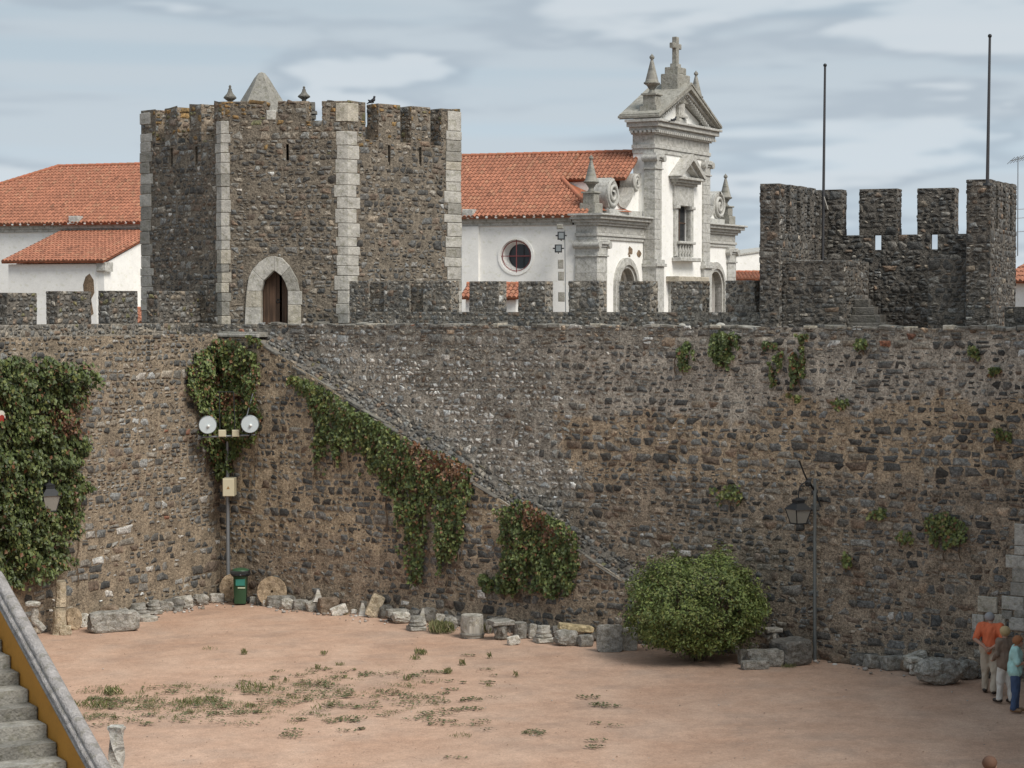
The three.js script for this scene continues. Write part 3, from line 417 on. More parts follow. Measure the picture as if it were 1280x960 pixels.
    // the thickness of the battlement: back face and the cheeks of every opening
    const solid = []; u = 0; for (const c of cr) { solid.push([u, c[0], TOP - Y0]); solid.push([c[0], c[1], c[2]]); u = c[1]; } solid.push([u, q.w, TOP - Y0]);
    for (const [a, b, hgt] of solid) { const low = Math.min(hgt - 0.1, SILL - Y0 - 0.02); part(t, hgt > 7 ? 'merlon' : 'crenel_sill', tint(inF(box(a + 0.003, b - 0.003, low, hgt - 0.002, -0.55, -0.004), q.f), MOR.brown), M.mortar); }
    cr.forEach((c, k) => { for (const side of [0, 1]) { const h = TOP - Y0 - c[2], ff = side ? frame(fp(q.f, c[1], c[2], -0.55), q.N, q.U.clone().negate()) : frame(fp(q.f, c[0], c[2], 0), q.N.clone().negate(), q.U); masonry(list, ff, 0.55, h, { seed: 300 + i * 10 + k * 2 + side, zone: 'T', edge: 0.0 }); } });
    for (const s of sl) part(t, 'arrow_slit', tint(merge(recess(q.f, ...s, 1.6)), MOR.tower), M.mortar);
    masonry(list, q.f, q.w, TOP - Y0, { seed: 70 + i, zone: 'T', from: 0.35, course: [0.13, 0.22], aspect: [0.85, 1.9], holes: [...cr, ...sl, ...qh[i], ...(i === 1 ? [doorBox] : [])], top: u => TOP - Y0 + (noise3(u * 3, i, 4) - 0.5) * 0.1 });
  }
  layStones(t, list);
  const stonePoly = (pts, m) => { const P = pts.map(p => du(...p)); part(t, 'door_frame_stone', inF(extr(P, 0.3, [], { bevelEnabled: true, bevelThickness: 0.015, bevelSize: 0.012, bevelSegments: 1, bevelOffset: -0.014, depth: 0.3 }).translate(0, 0, -0.25), D.f), m); };
  for (const [pts, m] of [[[[305.5, 418], [327, 418], [326.5, 384], [307, 384]], 'lime'], [[[307, 384], [326.5, 384], [326.5, 364], [308.5, 364]], 'limeWarm'], [[[308.5, 364], [326.5, 364], [330, 351], [316, 337], [311, 347]], 'lime'], [[[316, 337], [330, 351], [343, 338], [343, 320], [334, 321.5], [324, 328]], 'lime'],
    [[[343, 320], [343, 338], [352, 345], [363, 333], [353, 322.5]], 'lime'], [[[363, 333], [352, 345], [357, 354], [360, 364], [375, 364], [372, 349]], 'limeDark'], [[[360, 364], [360, 381], [378, 381], [377.5, 364]], 'lime'], [[[360, 381], [360, 418], [376.5, 418], [376.5, 381]], 'limeWarm']]) stonePoly(pts, M[m]);
  const archTop = x => { const a = [[326.5, 364], [329, 353], [334, 345], [343, 338], [351, 344], [356.5, 353], [360, 364]]; for (let i = 0; i < 6; i++) if (x >= a[i][0] && x <= a[i + 1][0]) return lerp(a[i][1], a[i + 1][1], (x - a[i][0]) / (a[i + 1][0] - a[i][0])); return 364; };
  for (const [name, x0, x1, n] of [['door_leaf', 327, 347.6, 5], ['door_leaf', 350.4, 360, 3]]) {
    const back = part(t, name, inF(extr([[x0, 419], [x1, 419], [x1, archTop(x1) + 1], [(x0 + x1) / 2, archTop((x0 + x1) / 2) + 1], [x0, archTop(x0) + 1]].map(p => du(...p)), 0.04).translate(0, 0, -0.36), D.f), M.woodDark);
    for (let k = 0; k < n; k++) { const a = lerp(x0, x1, k / n) + 0.1, b = lerp(x0, x1, (k + 1) / n) - 0.1; part(t, 'plank', inF(extr([[a, 419], [b, 419], [b, archTop(b)], [a, archTop(a)]].map(p => du(...p)), 0.03 + 0.006 * (k % 2)).translate(0, 0, -0.315), D.f), k % 2 ? M.wood : M.woodDark, back); }
    if (x0 < 340) { part(t, 'ring_handle', new THREE.TorusGeometry(0.05, 0.012, 6, 14).applyMatrix4(fmat(D.f)).translate(...fp(D.f, ...du(346, 376), -0.26).sub(D.f.o).toArray()), M.iron, back); }
  }
  // domed pyramid roof inside the battlements, with two urn finials on small piers
  const apex = at(327, 90, 69.6), rr = 2.75, yb = 12.86;
  part(t, 'spire', rough(metreUV(flatN(lathe([[1.85, yb], [0.80, apex.y - 1.1], [0.42, apex.y - 0.5], [0.24, apex.y - 0.2], [0.11, apex.y - 0.04], [0.001, apex.y]], 6).rotateY(Math.PI / 8 + 0.1).translate(apex.x, 0, apex.z)), 0.5), 0.0), M.limeDark);
  for (const [px, tip, bot, z, pier] of [[287.5, 106, 131, 65.2, 0], [380, 107.5, 128, 67, 152]]) {
    const a = at(px, tip, z), b = at(px, bot, z), h = a.y - b.y, pr = [[0.001, 1], [0.05, 0.97], [0.09, 0.9], [0.06, 0.84], [0.13, 0.76], [0.11, 0.72], [0.2, 0.56], [0.36, 0.42], [0.42, 0.34], [0.3, 0.26], [0.16, 0.18], [0.14, 0.1], [0.24, 0.02], [0.24, 0]].map(([r, k]) => [r * 0.48, b.y + k * h]);
    part(t, 'urn_finial', lathe(pr.reverse(), 14).translate(a.x, 0, a.z), M.weath);
    part(t, 'pier', box(a.x - 0.14, a.x + 0.14, b.y - 0.9, b.y, a.z - 0.14, a.z + 0.14), M.weath);
    if (pier) for (const [w, y0, y1] of [[0.34, 128, 138], [0.46, 139.5, 143], [0.38, 144, 149], [0.3, 149, 156]]) { const p = at(px + 7, y1, z), r = at(px + 7, y0, z); part(t, 'moulding', rough(box(p.x - w / 2, p.x + w / 2, p.y, r.y, p.z - w / 2, p.z + w / 2), 0.02), M.weath); }
  }
  part(t, 'pale_stone', inF(bevelBox(...[du(333, 150)[0], du(345, 138)[0]], du(340, 150)[1], du(340, 138)[1], -0.1, 0.03), D.f), M.limeWhite);
}
// ---------------------------------------------------------------- dark battlemented turret, open towards the courtyard
{
  const th = 23 * Math.PI / 180, U = V3(Math.cos(th), 0, Math.sin(th)), N = V3(-Math.sin(th), 0, Math.cos(th)), P = flatAt(974, 54.5), al = px => hit(px, 300, P, N).sub(P).dot(U);
  const Y0 = 7.9, TOP = 11.62, SILL = 10.42, Ln = 4.2, list = [], a0 = al(950), a1 = al(974), b0 = al(1208), b1 = b0 + 0.58;
  const t = thing('turret', 'dark battlemented stone turret with tall merlons and two arrow slits, carrying flagpoles', 'turret', P.clone());
  const blk = (name, u0, u1, y0, y1, front, deep, seed, faces = 'flr') => block(t, list, name, frame(P.clone().addScaledVector(U, u0).addScaledVector(N, -front).setY(y0), U, N), u1 - u0, y1 - y0, deep, 'R', seed, { faces, course: [0.12, 0.19] });
  blk('side_wall', b0, b0 + 0.3, Y0, TOP - 0.05, 3.502, Ln - 3.3, 195);
  for (const [u0, u1, sd, len] of [[a0, a1, 110, Ln + 0.5], [b0, b1, 160, 3.5]]) {
    blk('side_wall', u0, u1, Y0, SILL, 0, len, sd);
    [[0, 0.62], [1.0, 1.62], [2.0, 2.62], [2.95, 3.5], [4.0, 4.7]].filter(m => m[1] <= len + 0.01).forEach(([x, y], k) => blk('merlon', u0, u1, SILL + 0.002, TOP + 0.03 * Math.sin(k * 7 + u0), x, y - x, sd + 10 + k * 3));
  }
  // back wall: built round two arrow slits; merlons where the photograph has them
  const Pb = P.clone().addScaledVector(N, -Ln), bl = px => hit(px, 300, Pb, N).sub(Pb).dot(U), u0 = a1 + 0.003, u1 = b0 - 0.003, s1 = [bl(1092.5), bl(1101.5)], s2 = [bl(1163.5), bl(1172)], ya = hit(1130, 312, Pb, N).y, yb = hit(1130, 292.5, Pb, N).y;
  const seg = [[u0, s1[0], Y0, SILL], [s1[1], s2[0], Y0, SILL], [s2[1], u1, Y0, SILL], [s1[0], s1[1], Y0, ya], [s1[0], s1[1], yb, SILL], [s2[0], s2[1], Y0, ya], [s2[0], s2[1], yb, SILL]];
  seg.forEach(([a, b, y0, y1], k) => blk('back_wall', a, b, y0, y1, Ln, 0.16, 210 + k * 4, 'f'));
  [[1026, 1052, 237], [1074, 1121, 236], [1146.5, 1193, 235]].forEach(([a, b, y], k) => blk('merlon', Math.max(bl(a), u0), bl(b), SILL + 0.002, hit((a + b) / 2, y, Pb, N).y, Ln, 0.5, 250 + k * 4));
  // raised platforms either side of the passage, with steps
  const yp = 9.66; blk('platform', a1 + 0.003, al(1052), Y0, yp, 0.25, 2.6, 270, 'frt'); blk('platform', al(1158), b0 - 0.003, Y0, yp + 0.02, 0.25, 2.6, 280, 'flt');
  for (let k = 0; k < 4; k++) part(t, 'step', inF(rough(bevelBox(al(1052) + 0.01, al(1052) + 1.0 - k * 0.2, Y0 + k * 0.2, Y0 + 0.2 + k * 0.2, -1.4 - 0.0, -0.6 - k * 0.2, 0.02), 0.01), frame(P.clone().setY(0), U, N)), M.granite);
  layStones(t, list);
}
// ---------------------------------------------------------------- church: long nave, oblique facade
function tiledSlope(f, s0, s1, lowAt, highAt, seed, o = {}) {           // clay tiles laid in columns (along U) and rows (up V)
  const R = rng(seed), pitch = o.pitch || 0.21, row = 0.37, pos = [], col = [], uv = [], idx = [], arc = [[-0.5, 0.0], [-0.3, 0.055], [-0.1, 0.08], [0.1, 0.08], [0.3, 0.055], [0.5, 0.0]];
  for (let s = s0; s < s1; s += pitch) {
    const r0 = lowAt(s + pitch / 2), r1 = highAt(s + pitch / 2); if (r1 - r0 < 0.05) continue; const off = R() * 0.05;
    for (let r = r0; r < r1 - 0.02; r += row) {
      const e = Math.min(r + row + 0.03, r1), n = fbm2(s * 0.5 + seed, r * 0.7, 3), b = (0.86 + 0.22 * R()) * (0.9 + 0.36 * (n - 0.3)), d = R() < 0.03 ? 0.7 : 1, g = R() < 0.12 ? 1.15 : 1, base = [0.41 * b * d, 0.183 * b * d * g, 0.115 * b * d * g], v0 = pos.length / 3;
      for (const [rr, lift] of [[r - off, 0.035], [e - off, 0.0]]) for (const [x, h] of arc) { const p = fp(f, s + pitch * (0.5 + x), rr, h * 1.1 + lift); pos.push(p.x, p.y, p.z); uv.push(s * 0.7 + x * 0.2, rr * 0.7); col.push(...base); }
      for (let i = 0; i < 5; i++) idx.push(v0 + i, v0 + i + 1, v0 + 7 + i, v0 + i, v0 + 7 + i, v0 + 6 + i);
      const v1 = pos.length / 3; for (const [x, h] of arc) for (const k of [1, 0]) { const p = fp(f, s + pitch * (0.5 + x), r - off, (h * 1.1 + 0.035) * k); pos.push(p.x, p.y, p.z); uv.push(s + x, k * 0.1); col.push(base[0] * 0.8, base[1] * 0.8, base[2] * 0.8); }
      for (let i = 0; i < 5; i++) idx.push(v1 + 2 * i, v1 + 2 * i + 1, v1 + 2 * i + 3, v1 + 2 * i, v1 + 2 * i + 3, v1 + 2 * i + 2);
    }
  }
  const g = new THREE.BufferGeometry(); g.setAttribute('position', new THREE.Float32BufferAttribute(pos, 3)); g.setAttribute('uv', new THREE.Float32BufferAttribute(uv, 2)); g.setAttribute('color', new THREE.Float32BufferAttribute(col, 3)); g.setIndex(idx); g.computeVertexNormals(); return g;
}
const quad = (f, pts, th) => inF(extr(pts, th).translate(0, 0, -th - 0.01), f);
function ridgeCaps(a, b, n) { const out = []; for (let i = 0; i < n; i++) { const p = a.clone().lerp(b, i / n), q = a.clone().lerp(b, (i + 1.08) / n); out.push(tint(tube(p, q, 0.13, 0.105, 8), [0.36 + 0.1 * hash3(i, 2, 3), 0.17, 0.10])); } return out; }
const C0 = flatAt(745, 100), cf = Math.PI * 62 / 180, uF = V3(Math.cos(cf), 0, -Math.sin(cf)), nF = V3(Math.sin(cf), 0, Math.cos(cf));      // facade
const cn = Math.PI * 20 / 180, uN = V3(Math.cos(cn), 0, -Math.sin(cn)), nN = V3(-Math.sin(cn), 0, Math.cos(cn));                            // nave (uN points to the facade, nN to us)
{
  const uNv = V3(Math.cos(cn), 0, Math.sin(cn));     // along the nave, right end nearer
  const nv = V3(-Math.sin(cn), 0, Math.cos(cn));     // its wall looks at us and left
  const t = thing('church', 'white baroque church with grey stone facade, orange tiled nave and stone cross', 'church', C0.clone());
  const E = EYE, fc = frame(C0, uF, nF), W = 16.8, mid = 8.6, c0 = 5.25, c1 = 11.95, H1 = E + 4.37, H2 = E + 9.08;
  const P = (n, g, m, par) => part(t, n, inF(g, fc), m, par);
  // --- nave
  const No = C0.clone().addScaledVector(uNv, -0.9).addScaledVector(nv, -0.15), fn = frame(No, uNv, nv), along = (px, py = 300) => hit(px, py, No, nv).sub(No).dot(uNv);
  const eave = E + 4.28, wd = 11.6, ridge = E + 7.35, sA = along(-60), sB = 0, sl = Math.atan((ridge - eave) / (wd / 2)), cs = Math.cos(sl), sn = Math.sin(sl), up = (wd / 2 + 0.45) / cs;
  const rw = along(645, 320), ry = hit(645, 320, No, nv).y;                  // round window
  { const circ = (r, n = 28, rev) => [...Array(n)].map((_, i) => [rw + r * Math.cos(i / n * 6.2832), ry + r * Math.sin(i / n * 6.2832)]);
    part(t, 'nave_wall', inF(extr([[sA, -0.3], [sB, -0.3], [sB, eave - 0.42], [sA, eave - 0.42]], 0.8, [circ(0.78)]).translate(0, 0, -0.8), fn), M.plaster);
    const win = part(t, 'round_window', inF(extr(circ(0.9), 0.05, [circ(0.775)]).translate(0, 0, -0.01), fn), M.plaster);
    part(t, 'window_pane', inF(new THREE.CircleGeometry(0.6, 28).translate(rw, ry, -0.6), fn), M.darkGlass, win); part(t, 'window_reveal', inF(new THREE.CylinderGeometry(0.785, 0.57, 0.62, 28, 1, true).rotateX(Math.PI / 2).translate(rw, ry, -0.315), fn), M.plaster, win);
    const bars = new THREE.TorusGeometry(0.7, 0.022, 6, 30).translate(rw, ry, -0.06), red = mat([0.22, 0.06, 0.06], 0.6);
    part(t, 'window_guard', merge([inF(bars, fn), inF(box(rw - 0.76, rw + 0.76, ry - 0.018, ry + 0.018, -0.08, -0.045), fn), inF(box(rw - 0.018, rw + 0.018, ry - 0.78, ry + 0.78, -0.082, -0.043), fn)]), red, win);
  }
  part(t, 'nave_wall', inF(box(sA, sB - 0.2, -0.3, eave - 0.42, -wd, -wd + 0.8), fn), M.plaster);
  part(t, 'end_wall', inF(box(sA, sA + 0.8, -0.3, eave - 0.42, -wd + 0.8, -0.8), fn), M.plaster);
  for (const [y0, y1, d] of [[-0.42, -0.26, 0.10], [-0.26, -0.13, 0.2], [-0.13, -0.02, 0.32]]) part(t, 'eaves_moulding', inF(box(sA - d, sB - 0.3, eave + y0 + 0.001, eave + y1, -0.6, d), fn), M.trimDark);
  for (const px of [589, 98]) { const u = along(px, 280); part(t, 'pilaster_strip', inF(box(u - 0.42, u + 0.42, -0.2, eave - 0.43, 0.001, 0.14), fn), M.plaster); part(t, 'eaves_block', inF(bevelBox(u - 0.28, u + 0.28, eave - 0.05, eave + 0.36, 0.0, 0.5, 0.03), fn), M.trim); }
  // roof: the front slope keeps its full depth up to the hip, then ends higher beside the facade
  const fr = frame(fp(fn, 0, eave - 0.02, 0.45), uNv, V3(0, cs, 0).addScaledVector(nv, sn), V3(0, sn, 0).addScaledVector(nv, -cs));
  const rc = (px, py) => { const p = hit(px, py, fr.o, fr.N).sub(fr.o); return [p.dot(fr.U), p.dot(fr.V)]; };
  const [hs, hr] = rc(703, 225), [he, hl] = rc(738, 262), hipL = rc(75, 208)[0], sEnd = rc(796, 200)[0];
  const low = s => s <= he ? 0 : hr, high = s => { let h = up; if (s < hipL) h = Math.min(h, up - (hipL - s) * 0.9); if (s > hs && s <= he) h = lerp(hr, hl, (s - hs) / (he - hs)); return h; };
  part(t, 'roof_deck', quad(fr, [[sA - 0.5, 0], [he, 0], [hs, hr], [sEnd, hr], [sEnd, up], [hipL, up], [Math.max(sA - 0.5, hipL - up / 0.9), Math.max(0, up - (hipL - sA + 0.5) * 0.9)]], 0.08), M.clay);
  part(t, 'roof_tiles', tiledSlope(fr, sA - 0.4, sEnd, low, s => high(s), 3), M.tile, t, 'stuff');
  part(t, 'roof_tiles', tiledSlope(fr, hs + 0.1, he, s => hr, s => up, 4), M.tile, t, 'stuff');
  const fr2 = frame(fp(fn, 0, eave - 0.02, -wd - 0.45), uNv.clone().negate(), V3(0, cs, 0).addScaledVector(nv, -sn), V3(0, sn, 0).addScaledVector(nv, cs));
  part(t, 'roof_deck', quad(fr2, [[0, 0], [-sA + 0.5, 0], [-hipL, up], [0, up]], 0.08), M.clay);
  part(t, 'clerestory_wall', inF(box(hs, 0.4, eave - 0.4, eave + hr * sn - 0.12, -hr * cs - 0.5, -hr * cs + 0.3), fn), M.plaster);
  part(t, 'roof_ridge', merge(ridgeCaps(fp(fr, hipL, up, 0.05), fp(fr, sEnd, up, 0.05), 70)), M.tile, t, 'stuff');
  part(t, 'roof_hip', merge([...ridgeCaps(fp(fr, hs, hr, 0.06), fp(fr, he, hl, 0.06), 12), ...ridgeCaps(fp(fr, hipL, up, 0.06), fp(fr, Math.max(hipL - up / 0.9, sA - 0.4), Math.max(0, up - (hipL - sA + 0.4) * 0.9), 0.06), 14)]), M.tile, t, 'stuff');
  { const a = fp(fr, hs, hr), b = fp(fr, he, hl), c = a.clone().addScaledVector(uNv, 3.4).addScaledVector(nv, -0.4).setY(b.y); const g = new THREE.BufferGeometry().setFromPoints([a, b, c]); g.setAttribute('uv', new THREE.Float32BufferAttribute([0, 1, 0, 0, 2, 0], 2)); g.computeVertexNormals(); part(t, 'hip_slope', g, M.clay); }
  // white mouths of the eave tiles
  { const out = []; for (let s = sA - 0.3, i = 0; s < he - 0.2; s += 0.47, i++) if (hash3(i, 5, 5) > 0.12) out.push(inF(new THREE.SphereGeometry(0.09, 6, 5).scale(1, 0.8, 0.5).translate(s, 0.02, -0.0), frame(fp(fr, 0, 0, -0.02), uNv, nv))); part(t, 'eave_mortar', merge(out), M.plaster, t, 'stuff'); }
  // --- facade slab
  const arch = (cx, r, y0, n = 14) => { const a = [[cx - r, -0.3], [cx + r, -0.3], [cx + r, y0]]; for (let i = 1; i <= n; i++) a.push([cx + r * Math.cos(Math.PI * i / n), y0 + r * Math.sin(Math.PI * i / n)]); return a; };
  const ya = E + 1.05, aL = 3.2, aR = 14.1;
  P('facade_wall', extr([[0, -0.4], [c0, -0.4], [c0, H1 - 1.2], [0, H1 - 1.2]], 1.0, [arch(aL, 0.85, ya).map(([x, y]) => [x, Math.max(y, -0.35)])]).translate(0, 0, -1.0), M.plaster);
  P('facade_wall', extr([[c1, -0.4], [W, -0.4], [W, H1 - 1.2], [c1, H1 - 1.2]], 1.0, [arch(aR, 0.85, ya).map(([x, y]) => [x, Math.max(y, -0.35)])]).translate(0, 0, -1.0), M.plaster);
  for (const a of [aL, aR]) for (const [r0, r1, d] of [[0.85, 1.0, 0.1], [1.0, 1.16, 0.2], [1.16, 1.34, 0.14]]) { const ring = (R_, rev) => { const q = [[a + R_, ya - 2], [a + R_, ya]]; for (let i = 1; i < 14; i++) q.push([a + R_ * Math.cos(Math.PI * i / 14), ya + R_ * Math.sin(Math.PI * i / 14)]); q.push([a - R_, ya], [a - R_, ya - 2]); return q; }; P('door_arch', extr([...ring(r1), ...ring(r0).reverse()], d + 0.3).translate(0, 0, -0.3), M.trimDark); }
  for (const a of [aL, aR]) { P('door', box(a - 0.84, a + 0.84, -0.3, ya, -0.7, -0.6), M.wood); P('door_tympanum', extr([[a + 0.85, ya], ...[...Array(13)].map((_, i) => [a + 0.85 * Math.cos(Math.PI * (i + 1) / 14), ya + 0.85 * Math.sin(Math.PI * (i + 1) / 14)]), [a - 0.85, ya]], 0.1).translate(0, 0, -0.55), M.trimWarm); }
  // stepped mouldings round a block: list of [bottom, top, overhang]
  const ring = (name, x0, x1, z0, z1, steps, m) => steps.forEach(([a, b, d], i) => P(name, bevelBox(x0 - d, x1 + d, a, b - 0.004, z0 - d * 0.4 + i * 0.002, z1 + d, Math.min(0.02, (b - a) / 4)), m || (i % 3 === 2 ? M.trimDark : M.trim)));
  const ent = (y0, y1) => { const h = y1 - y0; return [[y0, y0 + h * 0.14, 0.06], [y0 + h * 0.14, y0 + h * 0.26, 0.12], [y0 + h * 0.26, y0 + h * 0.56, 0.05], [y0 + h * 0.56, y0 + h * 0.66, 0.16], [y0 + h * 0.66, y0 + h * 0.78, 0.28], [y0 + h * 0.78, y0 + h * 0.92, 0.44], [y0 + h * 0.92, y1, 0.56]]; };
  ring('wing_cornice', 0, c0 + 0.1, -1.0, 0.02, ent(H1 - 1.2, H1)); ring('wing_cornice', c1 - 0.1, W, -1.0, 0.02, ent(H1 - 1.2, H1));
  // pilasters of coursed blocks with capitals
  const pil = (x0, x1, z0, z1, y0, y1, n) => { for (let k = 0; k < n; k++) { const a = lerp(y0, y1 - 0.78, k / n), b = lerp(y0, y1 - 0.78, (k + 1) / n); P('pilaster_block', bevelBox(x0, x1, a + 0.006, b - 0.006, z0, z1, 0.012), k % 4 === 1 ? M.trimDark : M.trim); }
    for (const [a, b, d] of [[0.78, 0.70, 0.07], [0.70, 0.34, 0.01], [0.34, 0.22, 0.06], [0.22, 0.1, 0.14], [0.1, 0.0, 0.1]]) P('capital', bevelBox(x0 - d, x1 + d, y1 - a, y1 - b - 0.004, z0 - d * 0.3, z1 + d, 0.02), M.trim);
    for (const s of [x0 - 0.02, x1 + 0.02]) P('capital', new THREE.CylinderGeometry(0.17, 0.17, (z1 - z0) + 0.22, 14).rotateX(Math.PI / 2).translate(s, y1 - 0.24, (z0 + z1) / 2 + 0.06), M.trim); };
  pil(-0.08, 1.0, -1.05, 0.10, E - 6, H1 - 1.205, 11); pil(W - 1.0, W + 0.08, -1.05, 0.10, E - 6, H1 - 1.205, 11);
  // --- central block
  const zb = -0.55, zf = 0.55;
  const wx0 = mid - 0.75 + 0.05, wx1 = mid + 0.85, wy0 = E + 3.3, wy1 = E + 5.05;
  P('facade_wall', extr([[c0, -0.4], [c1, -0.4], [c1, H2 - 1.6], [c0, H2 - 1.6]], zf - zb, [rect(wx0, wx1, wy0, wy1)]).translate(0, 0, zb), M.plaster);
  pil(c0 - 0.08, c0 + 0.72, zf - 0.5, zf + 0.1, E + 2.35, H2 - 1.605, 9); pil(c1 - 0.78, c1 + 0.08, zf - 0.5, zf + 0.1, E + 2.35, H2 - 1.605, 9);
  for (const [a, b] of [[c0, c0 + 0.72], [c1 - 0.78, c1]]) { for (const [y0, y1, d] of [[2.15, 2.345, 0.12], [2.0, 2.148, 0.2], [-6, 1.998, 0.1]]) P('pilaster_base', bevelBox(a - d, b + d, E + y0, E + y1, zf - 0.6, zf + 0.1 + d, 0.02), M.trim); }
  ring('main_cornice', c0, c1, zb, zf, ent(H2 - 1.6, H2));
  for (let i = 0, n = 30; i < n; i++) { const x = lerp(c0 - 0.25, c1 + 0.25, (i + 0.5) / n); P('dentil', box(x - 0.07, x + 0.07, H2 - 0.64, H2 - 0.52, zf + 0.2, zf + 0.36), M.trim); }
  for (let i = 0, n = 6; i < n; i++) { const z = lerp(zb - 0.05, zf + 0.25, (i + 0.5) / n); P('dentil', box(c0 - 0.36, c0 - 0.2, H2 - 0.64, H2 - 0.52, z - 0.07, z + 0.07), M.trim); }
  // pediment
  const gx0 = c0 - 0.52, gx1 = c1 + 0.52, gh = 1.68, g0 = H2 + 0.01, apx = mid;
  P('tympanum', extr([[c0 - 0.1, g0], [c1 + 0.1, g0], [apx, g0 + gh - 0.45]], 0.9).translate(0, 0, zb), M.plaster);
  for (const [th, d, off] of [[0.2, 0.5, 0.22], [0.18, 0.32, 0.0], [0.14, 0.16, -0.16]]) { const b = off; for (const [xa, s] of [[gx0, 1], [gx1, -1]]) P('raking_cornice', extr([[xa, g0 + b - 0.2], [apx, g0 + gh + b - 0.2], [apx, g0 + gh + b - 0.2 + th * 1.15], [xa, g0 + b - 0.2 + th * 1.15]].map(([x, y]) => [x, Math.max(y, g0 + 0.002)]), zf + d - zb + 0.5).translate(0, 0, zb - 0.5), off > 0.2 ? M.trimTop : M.trimDark); }
  for (const [xa, s] of [[gx0, 1], [gx1, -1]]) P('gable_roof', extr([[xa - 0.05 * s, g0 + 0.05], [apx, g0 + gh + 0.262], [apx, g0 + gh + 0.36], [xa - 0.05 * s, g0 + 0.16]], zf + 0.5 - zb + 0.6).translate(0, 0, zb - 0.56), M.trimTop);
  for (let i = 0; i < 17; i++) { const k = (i + 0.7) / 17.5; for (const s of [-1, 1]) { const x = apx + s * (c1 - mid + 0.2) * (1 - k), y = g0 + gh * k - 0.16; P('dentil', box(x - 0.06, x + 0.06, y - 0.12, y + 0.02, zf + 0.0, zf + 0.24), M.trim); } }
  // coat of arms niche in the tympanum
  for (const [x0, x1, y0, y1, d] of [[-0.42, 0.42, 0.05, 0.3, 0.3], [-0.3, 0.3, 0.3, 1.25, 0.2], [-0.22, 0.22, 0.35, 1.15, 0.28], [-0.4, 0.4, 1.25, 1.45, 0.26], [-0.26, 0.26, 1.45, 1.7, 0.2]]) P('carved_panel', rough(bevelBox(apx + x0, apx + x1, g0 + y0, g0 + y1, 0.3, 0.36 + d, 0.06), 0.04, x0), M.trimDark);
  P('carved_panel', lathe([[0.3, 0], [0.34, 0.1], [0.12, 0.3], [0.16, 0.5], [0.1, 0.85], [0.001, 0.95]], 10).translate(apx, g0 + 0.3, 0.55), M.trimDark);
  // pedestal and cross, pinnacles
  const zc = 0.2;
  for (const [w, y0, y1, d] of [[1.5, 1.0, 2.45, 0.95], [1.0, 2.452, 2.8, 0.75], [0.5, 2.802, 3.0, 0.4]]) P('cross_pedestal', bevelBox(apx - w / 2, apx + w / 2, g0 + y0, g0 + y1, zc - d / 2, zc + d / 2, 0.04), M.trimTop);
  P('stone_cross', merge([bevelBox(apx - 0.15, apx + 0.15, g0 + 3.002, g0 + 4.32, zc - 0.13, zc + 0.13, 0.03), bevelBox(apx - 0.5, apx + 0.5, g0 + 3.74, g0 + 4.0, zc - 0.115, zc + 0.115, 0.03)]), M.trimTop);
  const pinn = (x, y, z, s = 1, ped = 1) => {
    const b = (n, g) => P(n, g, M.trimTop);
    if (ped) { b('pinnacle_base', bevelBox(x - 0.5 * s, x + 0.5 * s, y, y + 0.6 * s, z - 0.5 * s, z + 0.5 * s, 0.03)); b('pinnacle_base', bevelBox(x - 0.36 * s, x + 0.36 * s, y + 0.602 * s, y + 1.15 * s, z - 0.36 * s, z + 0.36 * s, 0.03)); b('pinnacle_base', bevelBox(x - 0.44 * s, x + 0.44 * s, y + 1.152 * s, y + 1.25 * s, z - 0.44 * s, z + 0.44 * s, 0.02)); }
    const y2 = y + (ped ? 1.252 * s : 0);
    b('pinnacle', metreUV(lathe([[0.26, 0], [0.16, 0.12], [0.14, 0.2], [0.3, 0.42], [0.46, 0.5], [0.46, 0.58], [0.38, 0.62], [0.09, 1.72], [0.07, 1.78], [0.14, 1.86], [0.14, 1.94], [0.06, 2.02], [0.001, 2.1]].map(([r, h]) => [r * s, h * s]), 4).rotateY(Math.PI / 4).translate(x, y2, z), 0.5));
  };
  pinn(c0 + 0.3, g0 + 0.1, 0.3, 0.92); pinn(c1 - 0.3, g0 + 0.1, 0.0, 0.86);
  pinn(0.5, H1 + 0.01, -0.5, 0.82); pinn(W - 0.2, H1 + 0.01, -0.4, 0.82);
  // volutes on the wings: a wall that sweeps down from the centre, edged by scrolls
  for (const [xi, s] of [[c0, -1], [c1, 1]]) {
    const X = k => xi + s * k * 0.84, sweep = [[0, 2.35], [0.35, 2.3], [0.75, 1.95], [0.95, 1.55], [1.5, 0.95], [2.1, 0.62], [2.7, 0.7], [3.1, 1.1], [3.4, 1.6], [3.9, 1.9], [4.3, 1.6], [4.4, 1.0], [4.2, 0.5], [4.0, 0.02]].map(([a, b]) => [a, b * 0.86]);
    P('volute_wall', extr([[X(0), H1 + 0.01], ...sweep.map(([a, b]) => [X(a), H1 + b]), [X(3.9), H1 + 0.01]], 0.5).translate(0, 0, -0.75), M.plaster);
    const curve = new THREE.CatmullRomCurve3(sweep.slice(0, 13).map(([a, b]) => V3(X(a), H1 + b, 0)));
    const band = (pts, r) => { const c = new THREE.CatmullRomCurve3(pts), sh = new THREE.Shape([[-0.5, -0.14], [0.5, -0.14], [0.5, 0.1], [0.3, 0.16], [-0.3, 0.16], [-0.5, 0.1]].map(a => new THREE.Vector2(a[1], a[0]))); return c; };
    const pts = curve.getPoints(44), ribbon = []; // a stone band following the sweep
    const g = new THREE.BufferGeometry(), pos = [], uv = [], id = [], sec = [[0.14, -0.85], [0.14, -0.15], [-0.12, -0.12], [-0.12, -0.88]];
